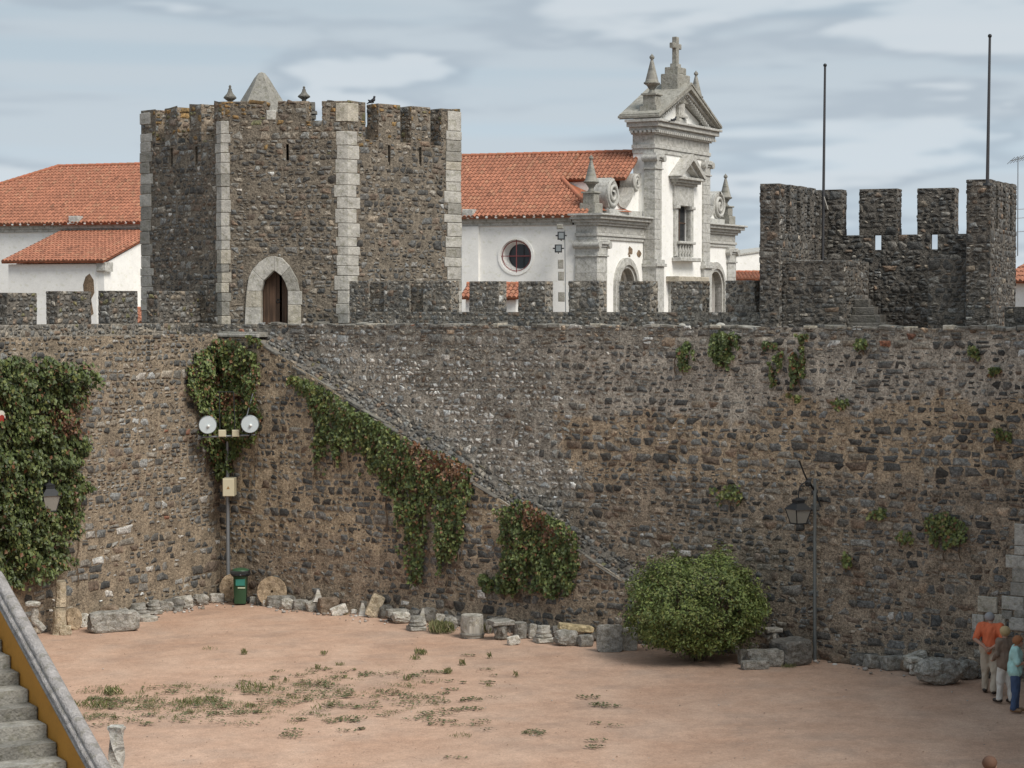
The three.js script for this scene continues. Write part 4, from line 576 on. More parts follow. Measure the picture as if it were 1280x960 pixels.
    pts.forEach((p, i) => { const q = pts[Math.min(i + 1, pts.length - 1)], o = pts[Math.max(i - 1, 0)], tx = q.x - o.x, ty = q.y - o.y, L = Math.hypot(tx, ty) || 1, nx = -ty / L * -s, ny = tx / L * -s; for (const [a, z] of sec) { pos.push(p.x - nx * a * -1, p.y - ny * a * -1, z); uv.push(i * 0.1, a + z); } });
    for (let i = 0; i < pts.length - 1; i++) for (let j = 0; j < 4; j++) { const a = i * 4 + j, b = i * 4 + (j + 1) % 4; id.push(a, b, b + 4, a, b + 4, a + 4); }
    g.setAttribute('position', new THREE.Float32BufferAttribute(pos, 3)); g.setAttribute('uv', new THREE.Float32BufferAttribute(uv, 2)); g.setIndex(id); const gg = g.toNonIndexed(); gg.computeVertexNormals(); P('volute_band', gg, M.trimDark);
    const spiral = (cx, cy, r, dir, ph) => { const q = []; for (let i = 0; i <= 34; i++) { const k = i / 34, a = ph + dir * k * 2.1 * 2 * Math.PI, rr = r * (1 - 0.86 * k); q.push(V3(cx + rr * Math.cos(a), cy + rr * Math.sin(a), -0.12)); } return new THREE.TubeGeometry(new THREE.CatmullRomCurve3(q), 60, 0.09, 6); };
    P('volute', merge([new THREE.CylinderGeometry(0.7, 0.7, 0.66, 26).rotateX(Math.PI / 2).translate(X(3.75), H1 + 0.98, -0.5), spiral(X(3.75), H1 + 0.98, 0.66, -s, Math.PI / 2)]), M.trim);
    P('volute', merge([new THREE.CylinderGeometry(0.42, 0.42, 0.66, 22).rotateX(Math.PI / 2).translate(X(0.62), H1 + 1.68, -0.5), spiral(X(0.62), H1 + 1.68, 0.38, s, -Math.PI / 2)]), M.trim);
    P('blocking_course', box(Math.min(X(0), X(4.4)), Math.max(X(0), X(4.4)), H1 + 0.005, H1 + 0.28, -0.85, -0.05), M.trim);
  }
  // window with pediment, jambs, balustrade
  const win = P('tall_window', box(wx0, wx1, wy0, wy1, 0.3, 0.36), M.darkGlass);
  const zf1 = zf + 0.001;
  P('window_bar', merge([box((wx0 + wx1) / 2 - 0.03, (wx0 + wx1) / 2 + 0.03, wy0, wy1, 0.361, 0.4), box(wx0, wx1, wy0 + 0.9, wy0 + 0.95, 0.361, 0.395)]), M.woodDark, win);
  for (const [a, b] of [[wx0 - 0.34, wx0], [wx1, wx1 + 0.34]]) { P('window_jamb', bevelBox(a, b, wy0 - 0.75, wy1, zf - 0.15, zf + 0.14, 0.02), M.trim, win); P('window_jamb', bevelBox(a - 0.06, b + 0.06, wy1 - 0.16, wy1 - 0.003, zf - 0.3, zf + 0.24, 0.03), M.trim, win); }
  P('window_lintel', bevelBox(wx0 - 0.42, wx1 + 0.42, wy1, wy1 + 1.0, zf - 0.2, zf + 0.13, 0.02), M.trim, win);
  for (const [y0, y1, d] of [[1.0, 1.12, 0.16], [1.122, 1.26, 0.3], [1.262, 1.4, 0.46]]) P('window_cornice', bevelBox(wx0 - 0.4 - d, wx1 + 0.4 + d, wy1 + y0, wy1 + y1, zf1, zf + 0.1 + d, 0.02), M.trimDark, win);
  { const xa = wx0 - 0.95, xb = wx1 + 0.95, xm = (xa + xb) / 2, y = wy1 + 1.4, h = 1.15; for (const [o, d] of [[0, 0.62], [-0.24, 0.42]]) P('window_pediment', extr([[xa - o, y + 0.003], [xa + 0.34 - o, y + 0.003], [xm, y + h - 0.3 + o], [xb - 0.34 + o, y + 0.003], [xb + o, y + 0.003], [xm, y + h + o]], d).translate(0, 0, zf1), M.trimDark, win); P('window_pediment', extr([[xa + 0.5, y + 0.002], [xb - 0.5, y + 0.002], [xm, y + h - 0.4]], 0.06).translate(0, 0, zf1), M.plaster, win); }
  P('balcony_rail', bevelBox(wx0 - 0.2, wx1 + 0.2, wy0 - 0.14, wy0 - 0.002, zf - 0.1, zf + 0.34, 0.03), M.trim, win);
  for (let i = 0; i < 5; i++) P('baluster', lathe([[0.07, 0], [0.1, 0.06], [0.06, 0.12], [0.13, 0.3], [0.06, 0.52], [0.1, 0.58], [0.07, 0.64]], 8).translate(lerp(wx0 + 0.1, wx1 - 0.1, i / 4), wy0 - 0.8, zf + 0.16), M.trim, win);
  P('balcony_slab', bevelBox(wx0 - 0.5, wx1 + 0.5, wy0 - 1.0, wy0 - 0.802, zf1, zf + 0.5, 0.03), M.trim, win);
  // portal head, mostly hidden by the castle parapet
  P('portal_cornice', bevelBox(mid - 1.9, mid + 1.9, E + 1.3, E + 1.55, zf1, zf + 0.7, 0.03), M.trimWarm); P('portal_cornice', bevelBox(mid - 1.6, mid + 1.6, E - 1.2, E + 1.298, zf1, zf + 0.35, 0.03), M.trim);
  // patches where the plaster has fallen off
  for (const [px, py, r, s] of [[788, 314.5, 0.2, 1], [798.5, 317, 0.19, 2], [787, 320, 0.08, 3]]) { const p = hit(px, py, C0, nF).sub(C0), q = [...Array(10)].map((_, i) => { const a = i / 10 * 6.283, rr = r * (0.55 + 0.8 * hash3(i, s, 4)); return [p.dot(uF) + rr * 1.5 * Math.cos(a), p.y + rr * 1.1 * Math.sin(a)]; }); P('plaster_scar', extr(q, 0.008), M.adobe); }
  // --- side chapel: lean-to against the nave, nearer to us
  const dp = 5.2, fo = frame(fp(fn, 0, 0, dp), uNv, nv), al = (px, py) => hit(px, py, fo.o, nv).sub(fo.o).dot(uNv), q0 = al(6, 326), q1 = al(123, 328), ye = hit(60, 327, fo.o, nv).y, yt = hit(90, 291, No, nv).y, cl = Math.atan((yt - ye) / dp), lc = Math.hypot(dp, yt - ye);
  const fl = frame(fp(fo, 0, ye, 0.3), uNv, V3(0, Math.cos(cl), 0).addScaledVector(nv, Math.sin(cl)), V3(0, Math.sin(cl), 0).addScaledVector(nv, -Math.cos(cl)));
  part(t, 'chapel_wall', inF(box(q0 + 0.2, q1 - 0.1, -0.3, ye - 0.12, -0.5, 0), fo), M.plaster);
  part(t, 'chapel_wall', inF(extr([[0, -0.3], [dp - 0.1, -0.3], [dp - 0.1, yt - 0.1], [0, ye - 0.14]], 0.4).translate(0, 0, -0.4), frame(fp(fo, q1 + 0.3, 0, -0.02), nv.clone().negate(), uNv)), M.plaster);
  part(t, 'chapel_wall', inF(extr([[0, -0.3], [dp - 0.1, -0.3], [dp - 0.1, yt - 0.1], [0, ye - 0.14]], 0.4).translate(0, 0, -0.4), frame(fp(fo, q0 + 0.6, 0, -0.5), nv.clone().negate(), uNv)), M.plaster);
  part(t, 'chapel_roof', quad(fl, [[q0, 0], [q1 + 0.42, 0], [q1 + 0.42, lc + 0.2], [q0, lc + 0.2]], 0.08), M.clay); part(t, 'roof_tiles', tiledSlope(fl, q0, q1 + 0.4, () => 0, () => lc + 0.2, 9), M.tile, t, 'stuff');
  part(t, 'eaves_block', inF(bevelBox(q1 - 0.05, q1 + 0.5, ye - 0.5, ye - 0.05, -0.55, 0.16, 0.05), fo), M.trimDark);
  { const p = [[107, 346], [112, 342], [117, 350], [118, 366], [114, 374], [117, 392], [112, 396], [110, 372], [105, 368], [104, 356]].map(([x, y]) => { const h = hit(x, y, fo.o, nv).sub(fo.o); return [h.dot(uNv), h.y]; }); part(t, 'plaster_scar', inF(extr(p, 0.012), fo), M.adobe); }
}
// ---------------------------------------------------------------- houses around
function cottage(t, P, U, N, w, d, y0, eave, rise, wallM, seed) {        // box house with a tiled slope towards us
  const f = frame(P, U, N), sl = Math.atan(rise / (d / 2)), L = (d / 2 + 0.3) / Math.cos(sl), sV = V3(0, Math.sin(sl), 0).addScaledVector(N, -Math.cos(sl)), fr = frame(fp(f, 0, eave, 0.3), U, V3(0, Math.cos(sl), 0).addScaledVector(N, Math.sin(sl)), sV);
  part(t, 'wall', inF(extr([[0, y0], [d, y0], [d, eave - 0.1], [d / 2, eave + rise - 0.12], [0, eave - 0.1]], w).translate(0, 0, -w), frame(fp(f, w, 0, 0), N.clone().negate(), U)), wallM);
  part(t, 'roof', quad(fr, [[-0.2, 0], [w + 0.2, 0], [w + 0.2, L], [-0.2, L]], 0.06), M.clay);
  const fb = frame(fp(f, w, eave, -d - 0.3), U.clone().negate(), V3(0, Math.cos(sl), 0).addScaledVector(N, -Math.sin(sl)), V3(0, Math.sin(sl), 0).addScaledVector(N, Math.cos(sl)));
  part(t, 'roof', quad(fb, [[-0.2, 0], [w + 0.2, 0], [w + 0.2, L], [-0.2, L]], 0.06), M.clay);
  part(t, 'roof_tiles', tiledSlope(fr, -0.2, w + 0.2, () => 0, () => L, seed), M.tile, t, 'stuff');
  part(t, 'roof_ridge', merge(ridgeCaps(fp(fr, -0.2, L, 0.04), fp(fr, w + 0.2, L, 0.04), 12)), M.tile, t, 'stuff');
}
{
  const y = (py, z) => yAt(py, z);
  let P = flatAt(582, 92), t = thing('outbuilding', 'low white outbuilding with a small orange tiled roof in front of the church nave', 'house', P.clone());
  cottage(t, P, V3(0.97, 0, 0.24).normalize(), V3(-0.24, 0, 0.97).normalize(), 2.2, 2.0, -0.3, y(372.5, 92), 0.42, M.plaster, 21);
  P = flatAt(165, 88); t = thing('outbuilding', 'little orange roofed outbuilding seen past the merlon beside the octagonal tower', 'house', P.clone());
  cottage(t, P, V3(0.97, 0, 0.24).normalize(), V3(-0.24, 0, 0.97).normalize(), 3, 2, -0.3, y(404, 88), 0.4, M.plaster, 22);
  P = flatAt(905, 150); t = thing('house', 'pale grey house end wall behind the church facade, beside the turret', 'house', P.clone());
  const g = frame(P, V3(0.94, 0, -0.34), V3(0.34, 0, 0.94));
  part(t, 'wall', inF(extr([[0, -0.3], [6.5, -0.3], [6.5, y(307, 152)], [0.4, y(320, 150)]], 8).translate(0, 0, -8), g), M.plaster);
  part(t, 'roof', inF(extr([[0.2, y(321, 150)], [6.6, y(307, 152)], [6.6, y(305.5, 152)], [0.2, y(319, 150)]], 8.4).translate(0, 0, -8.3), g), M.trimDark);
  P = flatAt(921, 128); t = thing('house', 'low house with an orange tiled roof just left of the turret', 'house', P.clone());
  cottage(t, P, V3(1, 0, 0), V3(0, 0, 1), 5, 4, -0.3, y(349, 128), 0.35, M.plaster, 23);
  P = flatAt(1262, 78); t = thing('house', 'white house with a steep orange tiled roof beyond the right end of the turret', 'house', P.clone());
  { const U = V3(0.55, 0, 0.83), N = V3(-0.83, 0, 0.55), f = frame(P, U, N); part(t, 'wall', inF(box(0, 7, -0.3, y(352, 77), -5, 0), f), M.plaster);
    const a = Math.atan2(y(318, 78) - y(352, 77), 2.2), fr = frame(fp(f, -0.3, y(352, 77), 0.3), U, V3(0, Math.cos(a), 0).addScaledVector(N, Math.sin(a)), V3(0, Math.sin(a), 0).addScaledVector(N, -Math.cos(a)));
    part(t, 'roof', quad(fr, [[0, 0], [7.6, 0], [7.6, 3], [0, 3]], 0.06), M.clay); part(t, 'roof_tiles', tiledSlope(fr, 0, 7.6, () => 0, () => 3, 25), M.tile, t, 'stuff');
    part(t, 'chimney', inF(bevelBox(0.2, 2.2, y(352, 77), y(302, 78), -3.2, -1.6, 0.03), f), M.limeDark); }
  // roof aerial
  const A = at(1272, 320, 77), T = at(1272.5, 196, 77); t = thing('television_aerial', 'thin television aerial on a tall mast beside the turret', 'aerial', A.clone());
  part(t, 'mast', tube(A, T, 0.022, 0.016), M.steel);
  part(t, 'boom', tube(at(1263, 201, 76.8), at(1284, 196, 77.4), 0.016), M.steel);
  for (const k of [0, 0.2, 0.4, 0.6, 0.8, 1]) { const p = at(lerp(1264, 1283, k), lerp(200.6, 196.4, k), lerp(76.8, 77.4, k)); part(t, 'element', tube(p.clone().add(V3(-0.06, -0.1, -0.35)), p.clone().add(V3(0.06, 0.1, 0.35)), 0.009), M.steel); }
  for (const py of [262, 273, 290]) part(t, 'element', tube(at(1268, py, 77), at(1282, py - 1, 77), 0.012), M.steel);
}
// flagpoles on the turret
for (const [a, b, z, ya, yb, label] of [[1028.3, 1031.3, 57.5, 330, 83, 'thin dark flagpole rising from the inner corner of the turret'], [1234.2, 1237.3, 52.1, 232, 46.5, 'thin dark flagpole standing on the outer corner merlon of the turret']]) {
  const p = at(a, ya, z), q = at(b, yb, z), t = thing('flagpole', label, 'flagpole', p.clone(), 'flagpoles on the turret');
  part(t, 'pole', tube(p, q, 0.042, 0.03, 10), mat([0.07, 0.07, 0.075], 0.5, { metalness: 0.4 })); part(t, 'finial', new THREE.SphereGeometry(0.05, 10, 8).translate(q.x, q.y + 0.03, q.z), M.iron); part(t, 'foot_plate', new THREE.CylinderGeometry(0.1, 0.12, 0.06, 12).translate(p.x, p.y + 0.03, p.z), M.iron);
  if (ya > 300) part(t, 'halyard', tube(at(1030, 246, z - 0.1), at(1035, 262, z - 0.1), 0.012), mat([0.5, 0.48, 0.44], 0.8));
}
// ---------------------------------------------------------------- leaves
function leaves(list) {                         // each: p, n (outward), s (length), c (colour), r (turn)
  const pos = [], col = [], idx = [], X = V3(), Y = V3();
  for (const { p, n, s, c, r, w = 0.42 } of list) {
    n.normalize(); X.set(0, 1, 0).cross(n); if (X.lengthSq() < 0.01) X.set(1, 0, 0); X.normalize(); Y.copy(n).cross(X); const a = Math.cos(r), b = Math.sin(r), ux = X.clone().multiplyScalar(a).addScaledVector(Y, b), uy = Y.clone().multiplyScalar(a).addScaledVector(X, -b), v = pos.length / 3;
    for (const [x, y, z] of [[0, 0.5, -0.02], [-w, 0.1, 0.1], [0, -0.55, 0.0], [w, 0.1, 0.1]]) { pos.push(p.x + (ux.x * x + uy.x * y + n.x * z) * s, p.y + (ux.y * x + uy.y * y + n.y * z) * s, p.z + (ux.z * x + uy.z * y + n.z * z) * s); col.push(c[0], c[1], c[2]); }
    idx.push(v, v + 1, v + 2, v, v + 2, v + 3);
  }
  const g = new THREE.BufferGeometry(); g.setAttribute('position', new THREE.Float32BufferAttribute(pos, 3)); g.setAttribute('color', new THREE.Float32BufferAttribute(col, 3)); g.setIndex(idx); const q = g.toNonIndexed(); q.computeVertexNormals(); return q;
}
const GREEN = [[0.045, 0.066, 0.02], [0.068, 0.098, 0.028], [0.095, 0.13, 0.036], [0.13, 0.165, 0.05]], RUST = [[0.17, 0.075, 0.035], [0.22, 0.12, 0.06], [0.13, 0.07, 0.04]], LIME = [[0.15, 0.175, 0.045], [0.19, 0.2, 0.06]];
const mixC = (R, set) => { const c = set[Math.floor(R() * set.length)], b = 0.8 + 0.4 * R(); return [c[0] * b, c[1] * b, c[2] * b]; };
function inPoly(P, x, y) { let c = false; for (let i = 0, j = P.length - 1; i < P.length; j = i++) if ((P[i][1] > y) !== (P[j][1] > y) && x < (P[j][0] - P[i][0]) * (y - P[i][1]) / (P[j][1] - P[i][1]) + P[i][0]) c = !c; return c; }
function ivy(name, label, category, P, O, N, o) {         // P: outline in photo pixels on the wall plane (O, N), or on the nearer of two walls
  const on = (x, y) => { let b = null; for (const [q, n] of o.walls || [[O, N]]) { const p = hit(x, y, q, n); if (!b || p.z > b.p.z) b = { p, n }; } return b; };
  const R = rng(o.seed), xs = P.map(p => p[0]), ys = P.map(p => p[1]), x0 = Math.min(...xs), x1 = Math.max(...xs), y0 = Math.min(...ys), y1 = Math.max(...ys), list = [], stems = [], brown = o.brown || [];
  if (o.shift) P = P.map(([a, b]) => [a + o.shift, b]);
  const base = on((x0 + x1) / 2, y1).p, t = thing(name, label, category, base.clone(), o.group); let tries = 0;
  while (list.length < o.n && tries++ < o.n * 30) {
    const x = lerp(x0, x1, R()), y = lerp(y0, y1, R()), wob = (fbm2(x / 7 + o.seed, y / 16, 3) - 0.5) * 36;
    if (!inPoly(P, x + wob, y + wob * 0.8)) continue; const cl = fbm2(x / 9 + 5 * o.seed, y / 20 + 2, 3), low = (y - y0) / (y1 - y0); if (cl < (o.sparse ?? 0.33) + (o.ragged ?? 0.12) * low * low) continue; if ((o.ragged ?? 1) && low > 0.35 + 1.0 * noise3(x / 6.5 + o.seed * 3, 1, 2)) continue;
    const th = o.thick * clamp((cl - 0.28) * 2.6, 0.12, 1.2), d = 0.03 + th * Math.sqrt(R()), w0 = on(x, y), N0 = w0.n, p = w0.p.addScaledVector(N0, d + (o.off || 0));
    let set = R() < (o.lime ?? 0.1) ? LIME : GREEN; for (const [bx, by, br] of brown) if (Math.hypot(x - bx, y - by) < br * (0.6 + 0.6 * R())) set = R() < 0.72 ? RUST : GREEN; if (R() < (o.rust ?? 0.05)) set = RUST;
    const n = N0.clone().add(V3((R() - 0.5) * 1.5, 0.25 + (R() - 0.5) * 1.2, (R() - 0.5) * 1.5)); list.push({ p, n, s: (o.size || 0.13) * (0.55 + 0.9 * R()), c: mixC(R, set).map(v => v * (o.hue || 1)), r: (R() - 0.5) * 2.2 });
  }
  part(t, 'foliage', leaves(list), M.leaf);
  for (let k = 0; k < (o.stems ?? 8); k++) { const l = list[Math.floor(R() * list.length)]; if (!l) break; const [px, py] = pix(l.p), q = []; for (let i = 0; i < 5; i++) { const yy = lerp(py, Math.min(y1, py + 60), i / 4), xx = px + (R() - 0.5) * 5; const w1 = on(xx, yy); q.push(w1.p.addScaledVector(w1.n, (o.off || 0) + 0.05 + 0.04 * R())); } stems.push(new THREE.TubeGeometry(new THREE.CatmullRomCurve3(q), 10, 0.014, 5)); }
  if (stems.length) part(t, 'stems', stems, M.twig, t, 'stuff');
  return t;
}
const cN = V3(0.05, 0, 1).normalize(), OB = oB, OA = K, OS = K;
ivy('ivy', 'huge dark green ivy mass covering the wall around the lantern, behind the yellow stair', 'ivy', [[-70, 440], [0, 452], [22, 446], [45, 456], [62, 450], [84, 462], [104, 456], [120, 466], [112, 492], [104, 522], [113, 552], [100, 585], [110, 602], [101, 650], [90, 680], [80, 708], [62, 718], [42, 722], [22, 735], [-70, 720]], OA, nA, { hue: 0.8, ragged: 0, shift: -15, n: 30000, thick: 0.8, size: 0.105, seed: 101, stems: 14, sparse: 0.22, brown: [[70, 525, 22], [96, 500, 12], [92, 535, 12], [30, 520, 8]] });
ivy('ivy', 'ivy curtain hanging in the wall corner below the tower, behind the two round floodlights', 'ivy', [[226, 484], [238, 442], [262, 424], [300, 426], [324, 440], [331, 478], [330, 520], [322, 550], [300, 556], [305, 572], [286, 606], [268, 592], [250, 570], [245, 520], [236, 502]], K, cN, { walls: [[K, nA], [K, nB]], ragged: 0, n: 8000, thick: 0.5, size: 0.095, seed: 102, stems: 16, sparse: 0.30, rust: 0.14, brown: [[288, 505, 14], [280, 470, 10], [300, 500, 10]] });
ivy('ivy', 'ivy spilling over the upper part of the sloping stair in thin tails', 'ivy', [[360, 473], [386, 474], [426, 500], [470, 526], [502, 545], [496, 572], [470, 577], [461, 602], [447, 598], [440, 566], [426, 562], [420, 586], [408, 562], [400, 596], [396, 545], [388, 510], [370, 494]], OS, nB, { shift: 5, n: 3600, thick: 0.3, size: 0.09, seed: 103, stems: 10, lime: 0.2 });
ivy('ivy', 'long ivy curtain with rust red patches hanging from the middle of the sloping stair', 'ivy', [[468, 540], [512, 553], [548, 566], [580, 580], [594, 604], [588, 650], [572, 682], [560, 704], [553, 730], [541, 702], [531, 724], [515, 736], [500, 720], [496, 660], [492, 625], [474, 615], [468, 580]], OS, nB, { shift: 8, n: 5600, thick: 0.34, size: 0.09, seed: 104, stems: 16, brown: [[552, 572, 22], [574, 586, 18], [530, 560, 14]], rust: 0.1 });
ivy('ivy', 'dense square ivy curtain hanging near the foot of the sloping stair', 'ivy', [[632, 630], [652, 624], [676, 640], [704, 656], [727, 680], [720, 704], [700, 742], [688, 748], [652, 738], [624, 744], [617, 702], [620, 655]], OS, nB, { ragged: 0, shift: 8, n: 6400, thick: 0.36, size: 0.08, seed: 105, stems: 24, brown: [[672, 645, 18], [690, 665, 12]], rust: 0.1 });
ivy('ivy', 'small ivy tuft growing low on the stair wall above the stone drums', 'ivy', [[602, 722], [620, 718], [642, 724], [638, 742], [610, 746]], OS, nB, { n: 600, thick: 0.25, size: 0.09, seed: 106, stems: 2 });
const clumps = [
  [[850, 435], [862, 428], [872, 440], [870, 460], [858, 468], [850, 455], 'scrubby plant rooted in the wall below the white edging stones', 180, 0],
  [[892, 424], [908, 414], [928, 418], [924, 440], [910, 462], [898, 455], [890, 440], 'dark leafy plant sprouting high on the wall left of the turret', 520, 0],
  [[968, 470], [975, 455], [992, 440], [1000, 420], [1012, 418], [1010, 445], [1006, 470], [995, 488], [975, 484], [962, 480], 'largest leafy plant sprouting high on the wall below the turret, tinged red', 760, 1],
  [[955, 432], [970, 428], [975, 438], [962, 444], 'low leafy tuft between the two big wall plants below the turret', 130, 0],
  [[362, 474], [372, 470], [386, 478], [380, 486], [366, 484], 'bright green tuft on the stair edge right of the corner ivy', 160, 2],
  [[312, 424], [322, 420], [330, 428], [320, 436], 'bright green tuft growing beside the tower landing', 120, 2],
  [[1158, 640], [1180, 645], [1200, 648], [1215, 660], [1210, 680], [1195, 690], [1180, 700], [1168, 680], [1156, 660], 'yellow green creeper trailing over the wall above the big boulders', 420, 3],
  [[1058, 690], [1068, 692], [1066, 715], [1058, 712], 'short green creeper on the wall right of the lamp post', 70, 3],
  [[1040, 500], [1062, 498], [1064, 512], [1042, 514], 'thin green weed in the wall joints right of the largest wall plant', 70, 3],
  [[985, 490], [1000, 492], [1002, 502], [986, 504], 'yellowish weed just below the largest wall plant', 80, 3],
  [[896, 610], [925, 605], [930, 622], [905, 632], [893, 624], 'pale yellow weed in the joints of the middle of the long wall', 110, 3],
  [[1072, 428], [1082, 424], [1086, 440], [1076, 444], 'green tuft under the turret passage', 70, 0],
  [[1216, 436], [1226, 432], [1224, 452], [1214, 450], 'green weed under the right side of the turret', 60, 2],
  [[1240, 462], [1252, 460], [1254, 470], [1242, 472], 'bright weed in the pale mortar near the right end of the wall', 50, 2],
  [[1248, 540], [1262, 536], [1266, 556], [1250, 560], 'green weed on the wall well above the three visitors', 80, 2],
  [[1080, 640], [1105, 632], [1110, 645], [1088, 650], 'yellow green weed patch right of the lantern on the post', 90, 3],
  [[1122, 672], [1140, 664], [1146, 680], [1128, 684], 'low yellow green weed left of the trailing creeper', 70, 3],
  [[700, 720], [716, 716], [722, 732], [706, 738], 'dark ivy tuft on the wall beside the square ivy curtain', 110, 0],
];
clumps.forEach((c, i) => { const k = c.findIndex(v => typeof v === 'string'), [label, n, kind] = c.slice(k); ivy('wall_plant', label, 'wall plant', c.slice(0, k), i === 4 || i === 5 || i === 17 ? OS : OB, nB, { n: Math.round(n * 1.5), thick: 0.25, size: 0.085, seed: 120 + i, stems: 2, sparse: 0.34, lime: [0.06, 0.06, 0.4, 0.45][kind], rust: kind === 1 ? 0.18 : kind === 3 ? 0.12 : 0.06, group: 'plants rooted in the long wall' }); });
// ---------------------------------------------------------------- round evergreen bush
{
  const B = gnd(872, 826), R = rng(200), C = B.clone().setY(1.3), rx = 1.62, ry = 1.2, rz = 1.5, list = [], limbs = [];
  const t = thing('bush', 'large rounded evergreen bush standing in front of the long wall', 'bush', B.clone());
  for (let k = 0; k < 1050; k++) {
    const y = 1 - 2 * (k + 0.5) / 1050, a = k * 2.39996, q = Math.sqrt(1 - y * y), dir = V3(q * Math.cos(a), y, q * Math.sin(a)), lump = 0.62 + 0.68 * fbm3(dir.x * 3.3 + 4, dir.y * 3.3, dir.z * 3.3, 3) + (R() < 0.14 ? 0.18 * R() : 0);
    if (fbm3(dir.x * 5 + 9, dir.y * 5, dir.z * 5 + 2, 2) < 0.37) continue;
    const flatBase = dir.y < 0 ? 0.86 : 1, c = V3(C.x + dir.x * rx * lump, C.y + dir.y * ry * lump * flatBase, C.z + dir.z * rz * lump), depth = R() < 0.3 ? 0.25 * R() : 0; c.lerp(C, depth);
    const n = 34; for (let i = 0; i < n; i++) { const o = V3(R() - 0.5, R() - 0.5, R() - 0.5).multiplyScalar(0.27), p = c.clone().add(o).addScaledVector(dir, (R() - 0.6) * 0.16), nn = dir.clone().multiplyScalar(0.8).add(V3((R() - 0.5) * 1.8, 0.5 + (R() - 0.5) * 1.6, (R() - 0.5) * 1.8)); list.push({ p, n: nn, s: 0.075 * (0.5 + 1.0 * R()), c: mixC(R, R() < 0.14 ? LIME : [[0.072, 0.105, 0.027], [0.11, 0.152, 0.037], [0.15, 0.195, 0.05], [0.19, 0.23, 0.062]]), r: R() * 6.28, w: 0.26 }); }
    if (k % 13 === 0) { const tip = c.clone().addScaledVector(dir, 0.12 + 0.3 * R()).add(V3(0, 0.08, 0)); limbs.push(tube(c, tip, 0.008, 0.004, 4)); for (let i = 0; i < 14; i++) list.push({ p: c.clone().lerp(tip, R() * 1.05).add(V3(R() - 0.5, R() - 0.5, R() - 0.5).multiplyScalar(0.07)), n: dir.clone().add(V3(R() - 0.5, R(), R() - 0.5)), s: 0.075 * (0.7 + 0.6 * R()), c: mixC(R, LIME), r: R() * 6.28, w: 0.26 }); }
    if (k % 9 === 0) limbs.push(tube(V3(C.x + dir.x * 0.2, 0.35, C.z + dir.z * 0.2), c, 0.03, 0.008, 5));
  }
  part(t, 'foliage', leaves(list), M.leaf); part(t, 'branches', limbs, M.twig, t, 'stuff');
  for (let k = 0; k < 5; k++) { const a = k * 1.3; part(t, 'trunk', tube(V3(B.x + 0.12 * Math.cos(a), -0.05, B.z + 0.12 * Math.sin(a)), V3(B.x + 0.5 * Math.cos(a), 0.9, B.z + 0.5 * Math.sin(a)), 0.06, 0.04, 7), M.twig); }
}
